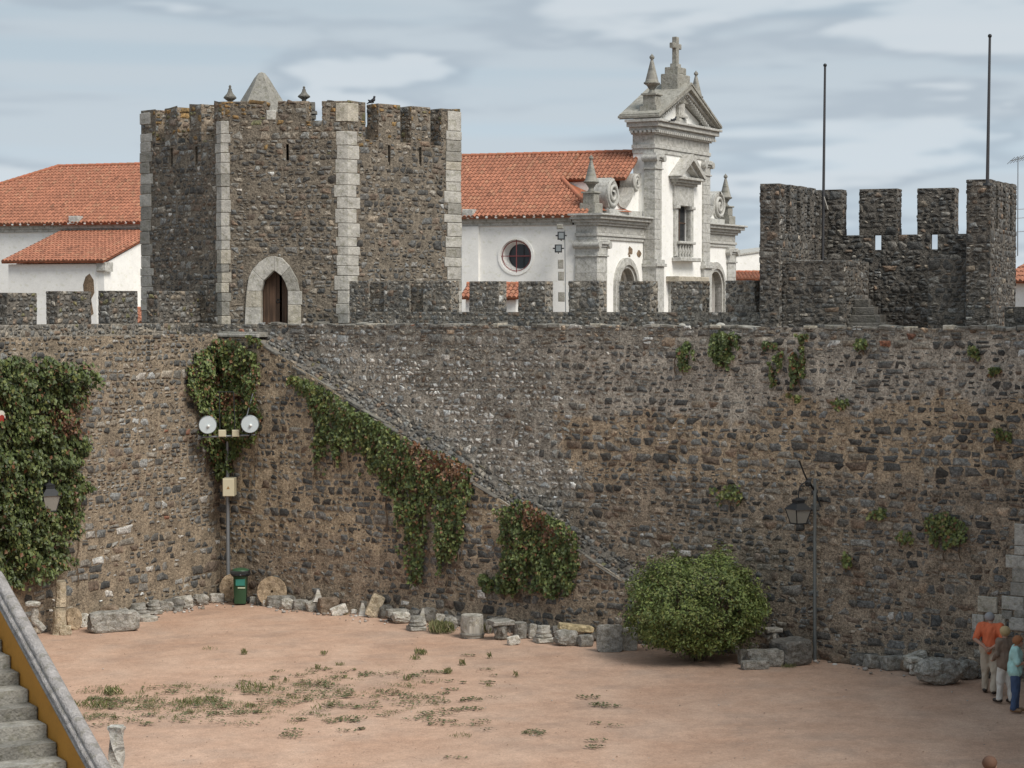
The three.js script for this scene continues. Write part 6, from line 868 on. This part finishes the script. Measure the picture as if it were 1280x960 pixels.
{ const B = hit(1023, 816, oB, nB).addScaledVector(nB, 0.18).setY(0), z = -B.z, top = at(1018.5, 598, z), L = at(998, 622, z - 0.35), t = thing('lamp_post', 'thin grey post against the long wall with a hanging lantern on a scrolled iron arm', 'lamp post', B.clone(), 'lanterns on the castle walls');
  part(t, 'post', tube(B.clone().setY(-0.1), top, 0.045, 0.04, 10), mat([0.17, 0.185, 0.185], 0.55, { metalness: 0.4 }));
  part(t, 'arm', new THREE.TubeGeometry(new THREE.CatmullRomCurve3([at(1026, 634, z), at(1019, 615, z), at(1009, 600, z - 0.15), at(999, 576, z - 0.3)]), 20, 0.022, 6), M.iron); part(t, 'arm', new THREE.TubeGeometry(new THREE.CatmullRomCurve3([at(1018, 612, z), at(1012, 604, z - 0.2), at(1004, 604, z - 0.3), at(999, 612, z - 0.35), L]), 20, 0.016, 6), M.iron);
  part(t, 'arm_knuckle', lump(0.16, 0.16, 0.14, 1.3, 0.2, 2).translate(...at(1010, 604, z - 0.18).toArray()), M.iron); lantern(t, L, 0.44, 0.6); }
// floodlights fixed to the church
{ const P0 = flatAt(700, 100.4), t = thing('floodlight_bracket', 'two small black floodlights and grey boxes on the white church wall', 'floodlight', P0.clone()), z = 99.6;
  part(t, 'cable_pipe', tube(at(707, 390, z + 0.5), at(706, 288, z + 0.5), 0.02), M.steel);
  for (const [x, y] of [[701.5, 294.5], [698, 310.5]]) { const a = at(x - 4.5, y + 5, z), b = at(x + 4.5, y - 5, z), h = part(t, 'lamp_housing', bevelBox(a.x, b.x, a.y, b.y, a.z - 0.25, a.z, 0.02), M.iron); part(t, 'lamp_glass', box(a.x + 0.05, b.x - 0.05, a.y + 0.05, b.y - 0.05, a.z + 0.001, a.z + 0.012), mat([0.2, 0.22, 0.23], 0.15), h); part(t, 'bracket', tube(at(x - 7, y, z + 0.1), at(x + 7, y, z + 0.1), 0.03), M.iron, h); part(t, 'bracket', tube(at(x, y + 6, z + 0.1), at(x, y + 6, z + 0.9), 0.03), M.iron, h); }
  for (const [x, y, w, h] of [[701, 330, 3.4, 5.5], [701.5, 345, 3.6, 5.5], [702, 371, 4, 6], [700, 283, 4, 3]]) { const a = at(x - w, y + h, z), b = at(x + w, y - h, z); part(t, 'control_box', bevelBox(a.x, b.x, a.y, b.y, a.z - 0.5, a.z, 0.02), M.limeDark); } }
{ const w = at(1, 521, -hit(1, 521, K, nA).z - 0.75), t = thing('round_sign', 'small round white and red disc at the edge of the huge ivy', 'sign', w.clone()); part(t, 'disc', inF(new THREE.CylinderGeometry(0.16, 0.16, 0.02, 24).rotateX(Math.PI / 2), frame(w, uA, nA)), mat([0.6, 0.58, 0.52], 0.5)); part(t, 'red_mark', inF(new THREE.CylinderGeometry(0.1, 0.1, 0.01, 20).rotateX(Math.PI / 2).translate(0.02, -0.05, 0.016), frame(w, uA, nA)), mat([0.3, 0.04, 0.03], 0.5)); part(t, 'bracket', inF(box(-0.02, 0.02, -0.02, 0.02, -0.8, -0.01), frame(w, uA, nA)), M.iron); }
// ---------------------------------------------------------------- yellow stair in the foreground left
{
  const d = V3(-0.5, 0, -0.866), lf = V3(-0.866, 0, 0.5), P0 = at(141, 960, 25), rise = 0.43, f = frame(V3(P0.x, 0, P0.z), d, lf), top = u => P0.y + rise * u, u0 = -7.1, u1 = 4.25, uL = 6.5;
  const t = thing('stone_stair', 'stone stair with a yellow painted parapet and grey moulded coping', 'stair', gnd(141, 960).setY(0).copy(V3(P0.x, 0, P0.z)));
  const inner = 0.42;  // height of the painted parapet over the steps
  const yel = mat([0.50, 0.235, 0.03], 0.85, { map: plasterTex }), cope = mat([0.36, 0.345, 0.35], 0.85, { map: limeTex, bumpMap: stoneBump, bumpScale: 0.015 });
  const prof = (a, b, o) => extr([[a, -0.2], [b, -0.2], [b, Math.min(top(b), top(u1)) - o], ...(b > u1 ? [[u1, top(u1) - o]] : []), [a, top(a) - o]], 0.18);
  part(t, 'parapet', inF(prof(u0, uL, 0.15).translate(0, 0, 0.02), f), yel);
  // coping: a roll with a bead below, in lengths
  const sec = [[0.0, -0.12], [-0.02, -0.09], [-0.02, -0.05], [0.0, -0.02], [0.03, 0.025], [0.08, 0.04], [0.13, 0.03], [0.165, 0.0], [0.17, -0.035], [0.165, -0.05], [0.195, -0.06], [0.215, -0.085], [0.205, -0.11], [0.185, -0.12], [0.215, -0.135], [0.22, -0.16], [0.19, -0.17]];
  const run = (a, b, ya, yb) => { const A = fp(f, a, ya), B = fp(f, b, yb), D = B.clone().sub(A), L = D.length(); D.normalize(); const up = lf.clone().cross(D).negate(); if (up.y < 0) up.negate(); const g = new THREE.BufferGeometry(), pos = [], uv = [], id = []; [0, L].forEach(s => sec.forEach(([x, y], k) => { const p = A.clone().addScaledVector(D, s).addScaledVector(lf, x).addScaledVector(up, y); pos.push(p.x, p.y, p.z); uv.push(s * 0.6, k * 0.035); })); const n = sec.length; for (let i = 0; i < n; i++) { const j = (i + 1) % n; id.push(i, j, n + j, i, n + j, n + i); } g.setAttribute('position', new THREE.Float32BufferAttribute(pos, 3)); g.setAttribute('uv', new THREE.Float32BufferAttribute(uv, 2)); g.setIndex(id); g.computeVertexNormals(); return g; };
  for (let a = u0; a < u1 - 0.02;) { const b = Math.min(a + 1.35, u1); part(t, 'coping_stone', run(a + 0.004, b - 0.004, top(a), top(b)), cope); a = b; }
  part(t, 'coping_stone', run(u1, uL, top(u1), top(u1)), cope);
  // treads
  const n = Math.floor((u1 - u0) / 0.372); for (let k = 0; k < n; k++) { const a = u0 + 0.35 + k * 0.372, y = top(a) - inner - 0.12; if (y < 0.05) continue; part(t, 'step', inF(bevelBox(a - 0.03, a + 0.372 + 0.02, y - 0.34, y, 0.205, 3.2, 0.02), f), k % 2 ? M.limeDark : M.weath); }
  part(t, 'stair_core', inF(extr([[u0 + 0.4, -0.2], [u1 + 2, -0.2], [u1 + 2, top(u1) - inner - 0.25], [u1, top(u1) - inner - 0.4], [u0 + 0.7, 0.0]], 2.9).translate(0, 0, 0.21), f), M.weath); part(t, 'landing', inF(bevelBox(u1 - 0.1, uL, top(u1) - inner - 0.3, top(u1) - inner - 0.02, 0.205, 3.2, 0.02), f), M.limeDark);
  // twisted newel finial beside the coping
  const Q = at(146, 960, 25.6), T = at(145.5, 908, 25.6), hh = T.y - Q.y, s2 = thing('newel_finial', 'twisted carved stone newel post beside the end of the stair coping', 'newel post', V3(Q.x, 0, Q.z));
  const g = new THREE.BoxGeometry(0.29, 1, 0.29, 3, 26, 3).translate(0, 0.5, 0), q = g.attributes.position; for (let i = 0; i < q.count; i++) { const k = q.getY(i), r = lerp(1.5, 0.62, smooth(0, 0.75, k)) * (k > 0.96 ? 1.25 : 1), a = k * 3.6, x = q.getX(i) * r * 0.85, z = q.getZ(i) * r * 0.5; q.setXYZ(i, x * Math.cos(a) - z * Math.sin(a), k * (hh + 0.3) - 0.3, x * Math.sin(a) + z * Math.cos(a)); } g.computeVertexNormals();
  part(s2, 'twisted_shaft', metreUV(g.translate(Q.x, Q.y, Q.z), 0.9), M.lime); part(s2, 'cap', bevelBox(Q.x - 0.08, Q.x + 0.08, T.y - 0.015, T.y + 0.012, Q.z - 0.06, Q.z + 0.06, 0.008), M.lime); part(s2, 'pier', bevelBox(Q.x - 0.2, Q.x + 0.2, -0.1, Q.y - 0.28, Q.z - 0.2, Q.z + 0.2, 0.03), M.lime);
}
// ---------------------------------------------------------------- bodies: distance fields meshed by surface nets
function surfaceNets(sdf, mn, mx, h) {
  const n = [0, 1, 2].map(i => Math.ceil((mx[i] - mn[i]) / h) + 1), [nx, ny, nz] = n, v = new Float32Array(nx * ny * nz), id = new Int32Array(nx * ny * nz).fill(-1), at_ = (i, j, k) => i + nx * (j + ny * k), pos = [], idx = [];
  for (let k = 0; k < nz; k++) for (let j = 0; j < ny; j++) for (let i = 0; i < nx; i++) v[at_(i, j, k)] = sdf(mn[0] + i * h, mn[1] + j * h, mn[2] + k * h);
  for (let k = 0; k < nz - 1; k++) for (let j = 0; j < ny - 1; j++) for (let i = 0; i < nx - 1; i++) { let c = 0, sx = 0, sy = 0, sz = 0, neg = 0; const V = []; for (let q = 0; q < 8; q++) { const x = v[at_(i + (q & 1), j + (q >> 1 & 1), k + (q >> 2))]; V.push(x); if (x < 0) neg++; } if (neg === 0 || neg === 8) continue;
    for (let a = 0; a < 8; a++) for (let b = 1; b <= 4; b <<= 1) { if (a & b) continue; const e = a | b; if ((V[a] < 0) === (V[e] < 0)) continue; const t = V[a] / (V[a] - V[e]); sx += (a & 1) + (b === 1 ? t : 0); sy += (a >> 1 & 1) + (b === 2 ? t : 0); sz += (a >> 2) + (b === 4 ? t : 0); c++; }
    id[at_(i, j, k)] = pos.length / 3; pos.push(mn[0] + (i + sx / c) * h, mn[1] + (j + sy / c) * h, mn[2] + (k + sz / c) * h); }
  const quadI = (a, b, c, d, f) => { if (a < 0 || b < 0 || c < 0 || d < 0) return; f ? idx.push(a, b, c, a, c, d) : idx.push(a, c, b, a, d, c); };
  for (let k = 1; k < nz - 1; k++) for (let j = 1; j < ny - 1; j++) for (let i = 1; i < nx - 1; i++) { const s = v[at_(i, j, k)] < 0; if (s !== v[at_(i + 1, j, k)] < 0) quadI(id[at_(i, j - 1, k - 1)], id[at_(i, j, k - 1)], id[at_(i, j, k)], id[at_(i, j - 1, k)], s); if (s !== v[at_(i, j + 1, k)] < 0) quadI(id[at_(i - 1, j, k - 1)], id[at_(i - 1, j, k)], id[at_(i, j, k)], id[at_(i, j, k - 1)], s); if (s !== v[at_(i, j, k + 1)] < 0) quadI(id[at_(i - 1, j - 1, k)], id[at_(i, j - 1, k)], id[at_(i, j, k)], id[at_(i - 1, j, k)], s); }
  const g = new THREE.BufferGeometry(); g.setAttribute('position', new THREE.Float32BufferAttribute(pos, 3)); g.setIndex(idx); g.computeVertexNormals(); return g;
}
const cap = (x, y, z, b) => { const [A, B, ra, rb] = b, dx = B[0] - A[0], dy = B[1] - A[1], dz = B[2] - A[2], t = clamp(((x - A[0]) * dx + (y - A[1]) * dy + (z - A[2]) * dz) / (dx * dx + dy * dy + dz * dz + 1e-9)); return Math.hypot(x - A[0] - dx * t, (y - A[1] - dy * t), z - A[2] - dz * t) - lerp(ra, rb, t); };
const smin = (a, b, k) => { const h = clamp(0.5 + 0.5 * (b - a) / k); return lerp(b, a, h) - k * h * (1 - h); };
const field = (bones, k, grow = 0) => (x, y, z) => { let d = 9; for (const b of bones) d = smin(d, cap(x, y, z, b), k); return d - grow; };
function boundsOf(bones, m) { const a = [9, 9, 9], b = [-9, -9, -9]; for (const [p, q, r, s] of bones) for (const [e, w] of [[p, r], [q, s]]) for (let i = 0; i < 3; i++) { a[i] = Math.min(a[i], e[i] - w - m); b[i] = Math.max(b[i], e[i] + w + m); } return [a, b]; }
function person(label, o) {
  // joints for a height of 1.75, facing +z; scaled, turned and set down afterwards
  const B = o.place ? V3(o.place.x, 0, o.place.z) : gnd(o.px, o.py), t = thing('person', label, 'person', B.clone()), s = o.h / 1.75, L = o.lean || 0, bend = p => { const y = p[1] - 0.95; return y <= 0 ? p : [p[0], 0.95 + y * Math.cos(L) - p[2] * Math.sin(L), p[2] * Math.cos(L) + y * Math.sin(L)]; };
  const wi = o.wide || 1, J = {}; for (const q of [1, -1]) { const n = q > 0 ? 'L' : 'R'; J['hip' + n] = [0.095 * q, 0.93, 0]; J['ankle' + n] = o['foot' + n] || [0.11 * q, 0.09, 0]; const a = J['ankle' + n]; J['knee' + n] = [(a[0] + 0.1 * q) / 2, 0.5 + (a[1] - 0.09) * 0.5, a[2] * 0.45 + 0.03]; J['sh' + n] = bend([0.175 * q * wi, 1.43, 0]); J['el' + n] = bend(o['el' + n] || [0.24 * q, 1.14, -0.03]); J['wr' + n] = bend(o['wr' + n] || [0.25 * q, 0.9, 0.06]); }
  const neck = bend([0, 1.47, 0]), hd = o.head || [0, 0, 0], H = bend([hd[0], 1.63 + hd[1], 0.02 + hd[2]]), ch = bend([0, 1.27, 0.01]), st = bend([0, 1.08, 0.01]);
  const torso = [[[-0.06 * wi, 0.98, 0], [0.06 * wi, 0.98, 0], 0.125 * wi, 0.125 * wi], [[0, 0.98, 0], st, 0.13 * wi, 0.125 * wi], [st, ch, 0.128 * wi, 0.14 * wi], [[ch[0] - 0.07 * wi, ch[1] + 0.06, ch[2]], [ch[0] + 0.07 * wi, ch[1] + 0.06, ch[2]], 0.115, 0.115], [J.shL, J.shR, 0.065, 0.065]];
  const arm = n => [[J['sh' + n], J['el' + n], 0.055, 0.043], [J['el' + n], J['wr' + n], 0.042, 0.027]], leg = n => [[J['hip' + n], J['knee' + n], 0.088, 0.058], [J['knee' + n], J['ankle' + n], 0.056, 0.038]];
  const foot = n => { const a = J['ankle' + n], dr = o['toe' + n] || 0; return [[[a[0], a[1] - 0.045, a[2] - 0.03], [a[0] + 0.02 * (n === 'L' ? 1 : -1), a[1] - 0.058 - dr, a[2] + 0.15], 0.042, 0.032]]; };
  const head = [[[H[0], H[1] + 0.025, H[2] - 0.015], [H[0], H[1] - 0.055, H[2] + 0.025], 0.093, 0.06], [ch, neck, 0.06, 0.055], [neck, [H[0], H[1] - 0.05, H[2]], 0.054, 0.055], [[H[0], H[1] + 0.0, H[2] + 0.085], [H[0], H[1] - 0.025, H[2] + 0.105], 0.012, 0.016], [[H[0] - 0.088, H[1], H[2]], [H[0] - 0.088, H[1] - 0.035, H[2]], 0.016, 0.012], [[H[0] + 0.088, H[1], H[2]], [H[0] + 0.088, H[1] - 0.035, H[2]], 0.016, 0.012]];
  const set = g => { g.rotateY(o.yaw).scale(s, s, s).translate(B.x, B.y + (o.lift || 0), B.z); return g; }, uvz = g => g;
  const all = [...torso, ...arm('L'), ...arm('R'), ...leg('L'), ...leg('R'), ...foot('L'), ...foot('R'), ...head];
  const mk = (bones, k, grow, h = 0.016, fold = 0) => { const [a, b] = boundsOf(bones, grow + 0.05), fd = field(bones, k, grow); return surfaceNets(fold ? (x, y, z) => fd(x, y, z) + (fbm3(x * 14 + o.px, y * 7 + x * 6, z * 14, 2) - 0.5) * fold : fd, a, b, h); };
  const hands = ['L', 'R'].map(n => { const w = J['wr' + n], e = J['el' + n], q = n === 'L' ? 1 : -1, D = V3(w[0] - e[0], w[1] - e[1], w[2] - e[2]).normalize(), side = V3(q * -0.2, 0.1, 1).cross(D).normalize(), pn = D.clone().cross(side).normalize(), pt = (a, b, c) => [w[0] + D.x * a + side.x * b + pn.x * c, w[1] + D.y * a + side.y * b + pn.y * c, w[2] + D.z * a + side.z * b + pn.z * c], bn = [[pt(0, 0, 0), pt(0.07, 0.018, 0), 0.026, 0.02], [pt(0, 0, 0), pt(0.07, -0.018, 0), 0.026, 0.02]];
    [[0.03, 0.06], [0.011, 0.072], [-0.011, 0.068], [-0.03, 0.052]].forEach(([b, l]) => { bn.push([pt(0.07, b, 0), pt(0.07 + l * 0.55, b * 1.05, 0.012), 0.0095, 0.009], [pt(0.07 + l * 0.55, b * 1.05, 0.012), pt(0.07 + l * 0.85, b, 0.04), 0.009, 0.008]); }); bn.push([pt(0.02, 0.03, 0), pt(0.05, 0.058, 0.015), 0.013, 0.011], [pt(0.05, 0.058, 0.015), pt(0.08, 0.06, 0.03), 0.011, 0.009]); return mk(bn, 0.006, 0, 0.005); });
  part(t, 'body', set(merge([mk(all, 0.03, 0), ...hands])), mat(o.skin || [0.42, 0.25, 0.18], 0.6));
  part(t, 'shirt', set(mk([...torso.slice(1), ...arm('L').slice(0, o.sleeves ? 2 : 1).map(b => o.sleeves ? b : [b[0], b[1].map((v, i) => lerp(b[0][i], v, 0.85)), b[2] + 0.012, b[3] + 0.014]), ...arm('R').slice(0, o.sleeves ? 2 : 1).map(b => o.sleeves ? b : [b[0], b[1].map((v, i) => lerp(b[0][i], v, 0.85)), b[2] + 0.012, b[3] + 0.014]), ...(o.hem ? [[[-0.06, 1.02, 0], [-0.06, o.hem, 0], 0.135, 0.142], [[0.06, 1.02, 0], [0.06, o.hem, 0], 0.135, 0.142]] : [[[-0.05, 1.0, 0], [0.05, 1.0, 0], 0.122, 0.122]])], 0.045, 0.02, 0.014, 0.05)), mat(o.shirt, 0.85));
  part(t, 'trousers', set(mk([torso[0], ...leg('L').map(b => [b[0], b[1], b[2] + 0.006, b[3] + 0.02]), ...leg('R').map(b => [b[0], b[1], b[2] + 0.006, b[3] + 0.02])], 0.03, 0.018, 0.014, 0.045)), mat(o.trousers, 0.88));
  for (const n of ['L', 'R']) part(t, 'shoe', set(mk(foot(n), 0.01, 0.012, 0.01)), mat(o.shoes || [0.03, 0.022, 0.018], 0.5));
  const hs = field(head.slice(0, 1), 0.01, 0.018 + (o.puff || 0)), hairF = (x, y, z) => { const face = z - H[2] - 0.03 - (y - H[1]) * 0.9 + 0.0, low = H[1] - (o.long || 0.045) - y; return Math.max(hs(x, y, z), face - 0.02 > 0 && y < H[1] + 0.08 ? face : -1, low); }, hb = boundsOf(head.slice(0, 1), 0.09);
  part(t, 'hair', set(surfaceNets(hairF, ...hb, 0.011)), mat(o.hair, 0.8));
  const eye = (q, r, c, nme) => part(t, nme, set(new THREE.SphereGeometry(r, 8, 6).translate(H[0] + q * 0.033, H[1] + 0.008, H[2] + 0.082)), mat(c, 0.3)); eye(1, 0.011, [0.05, 0.035, 0.03], 'eye'); eye(-1, 0.011, [0.05, 0.035, 0.03], 'eye');
  part(t, 'mouth', set(new THREE.SphereGeometry(0.02, 8, 5).scale(1, 0.28, 0.4).translate(H[0], H[1] - 0.058, H[2] + 0.086)), mat([0.3, 0.1, 0.09], 0.5));
}
person('man in an orange polo shirt and cream trousers, hands clasped behind his back', { px: 1237, py: 866, h: 1.79, yaw: Math.PI - 0.35, lean: 0.16, wide: 1.12, footL: [0.11, 0.09, 0.10], footR: [-0.11, 0.1, -0.16], elL: [0.30, 1.14, -0.14], wrL: [0.07, 0.97, -0.22], elR: [-0.30, 1.14, -0.14], wrR: [-0.05, 0.96, -0.24], head: [0.03, -0.02, 0.03], shirt: [0.62, 0.145, 0.06], trousers: [0.46, 0.40, 0.32], hair: [0.28, 0.28, 0.29] });
person('fair haired woman in a brown cardigan and white trousers between two visitors', { px: 1257, py: 878, h: 1.62, yaw: Math.PI + 0.5, lean: 0.05, footL: [0.10, 0.09, 0.1], footR: [-0.09, 0.09, -0.1], sleeves: true, hem: 0.9, elL: [0.25, 1.14, 0.02], wrL: [0.16, 1.0, 0.22], elR: [-0.25, 1.14, 0.02], wrR: [-0.16, 0.98, 0.22], shirt: [0.20, 0.145, 0.11], trousers: [0.62, 0.60, 0.56], hair: [0.42, 0.32, 0.17], puff: 0.018, long: 0.075 });
person('woman with auburn hair in a pale turquoise shirt and blue jeans', { px: 1268, py: 889, h: 1.6, yaw: Math.PI / 2 - 0.25, lean: 0.03, footL: [0.07, 0.09, 0.03], footR: [-0.07, 0.09, -0.02], head: [0, -0.02, 0.04], elL: [0.24, 1.12, 0.06], wrL: [0.02, 1.13, 0.24], elR: [-0.24, 1.12, 0.06], wrR: [-0.06, 1.16, 0.26], hem: 0.93, shirt: [0.36, 0.60, 0.58], trousers: [0.05, 0.085, 0.17], shoes: [0.22, 0.13, 0.07], hair: [0.27, 0.11, 0.045], puff: 0.016, long: 0.07 });
person('brown haired visitor in a grey shirt, only the crown of the head in view', (() => { const T = at(1237, 946, 32); return { px: 0, py: 0, h: 1.78, yaw: 2.6, shirt: [0.2, 0.2, 0.21], trousers: [0.06, 0.06, 0.08], hair: [0.10, 0.05, 0.03], long: 0.06, place: T }; })());
// ---------------------------------------------------------------- birds
function bird(label, P, yaw, s, c) { const t = thing('pigeon', label, 'bird', P.clone(), 'pigeons perched on the old masonry'), set = g => g.scale(s, s, s).rotateY(yaw).translate(P.x, P.y, P.z), bn = [[[0, 0.11, -0.06], [0, 0.16, 0.07], 0.055, 0.06], [[0, 0.17, 0.09], [0, 0.26, 0.11], 0.045, 0.034], [[0, 0.27, 0.11], [0, 0.265, 0.14], 0.032, 0.02], [[0, 0.1, -0.08], [0, 0.05, -0.24], 0.035, 0.018]], [a, b] = boundsOf(bn, 0.03);
  part(t, 'body', set(surfaceNets(field(bn, 0.03), a, b, 0.012)), mat(c, 0.7)); part(t, 'beak', set(new THREE.ConeGeometry(0.011, 0.04, 6).rotateX(Math.PI / 2).translate(0, 0.265, 0.175)), M.iron); for (const x of [-0.022, 0.022]) part(t, 'leg', set(tube(V3(x, 0, 0.01), V3(x, 0.09, 0.0), 0.007)), M.twig); for (const x of [-1, 1]) part(t, 'wing', set(new THREE.SphereGeometry(0.05, 10, 6).scale(0.3, 0.75, 2.3).rotateX(0.5).translate(x * 0.052, 0.12, -0.05)), mat(c.map(v => v * 0.8), 0.7)); }
bird('dark pigeon perched on a merlon of the octagonal tower', at(465, 130.8, 64.9), 0.9, 0.85, [0.035, 0.037, 0.045]);
bird('dark pigeon perched on the cornice below the church gable', at(842, 153.2, 103.6), 1.3, 1.0, [0.04, 0.042, 0.05]);

// ---------------------------------------------------------------- the keep stands out of the frame on the right; its mass shades that side of the courtyard
{ const P = V3(14.6, 0, -46), f = frame(P, V3(0, 0, 1), V3(-1, 0, 0)), t = thing('castle_keep', 'tall square castle keep shading the courtyard beside the three visitors', 'tower', P.clone()), list = [];
  part(t, 'keep_wall', tint(box(P.x, P.x + 9, -0.3, 17, P.z, P.z + 18), MOR.tower), M.mortar); masonry(list, f, 18, 17, { seed: 500, zone: 'T', course: [0.35, 0.5] }); part(t, 'small_rubble', geomOf(list), M.stone, t, 'stuff');
  for (let k = 0; k < 9; k++) part(t, 'merlon', tint(box(P.x, P.x + 0.6, 17.001, 18.1, P.z + k * 2 + 0.2, P.z + k * 2 + 1.4), MOR.tower), M.mortar); }
// ---------------------------------------------------------------- shadows on, render
scene.traverse(o => { if (o.isMesh) { o.castShadow = true; o.receiveShadow = true; } });
renderer.render(scene, camera);
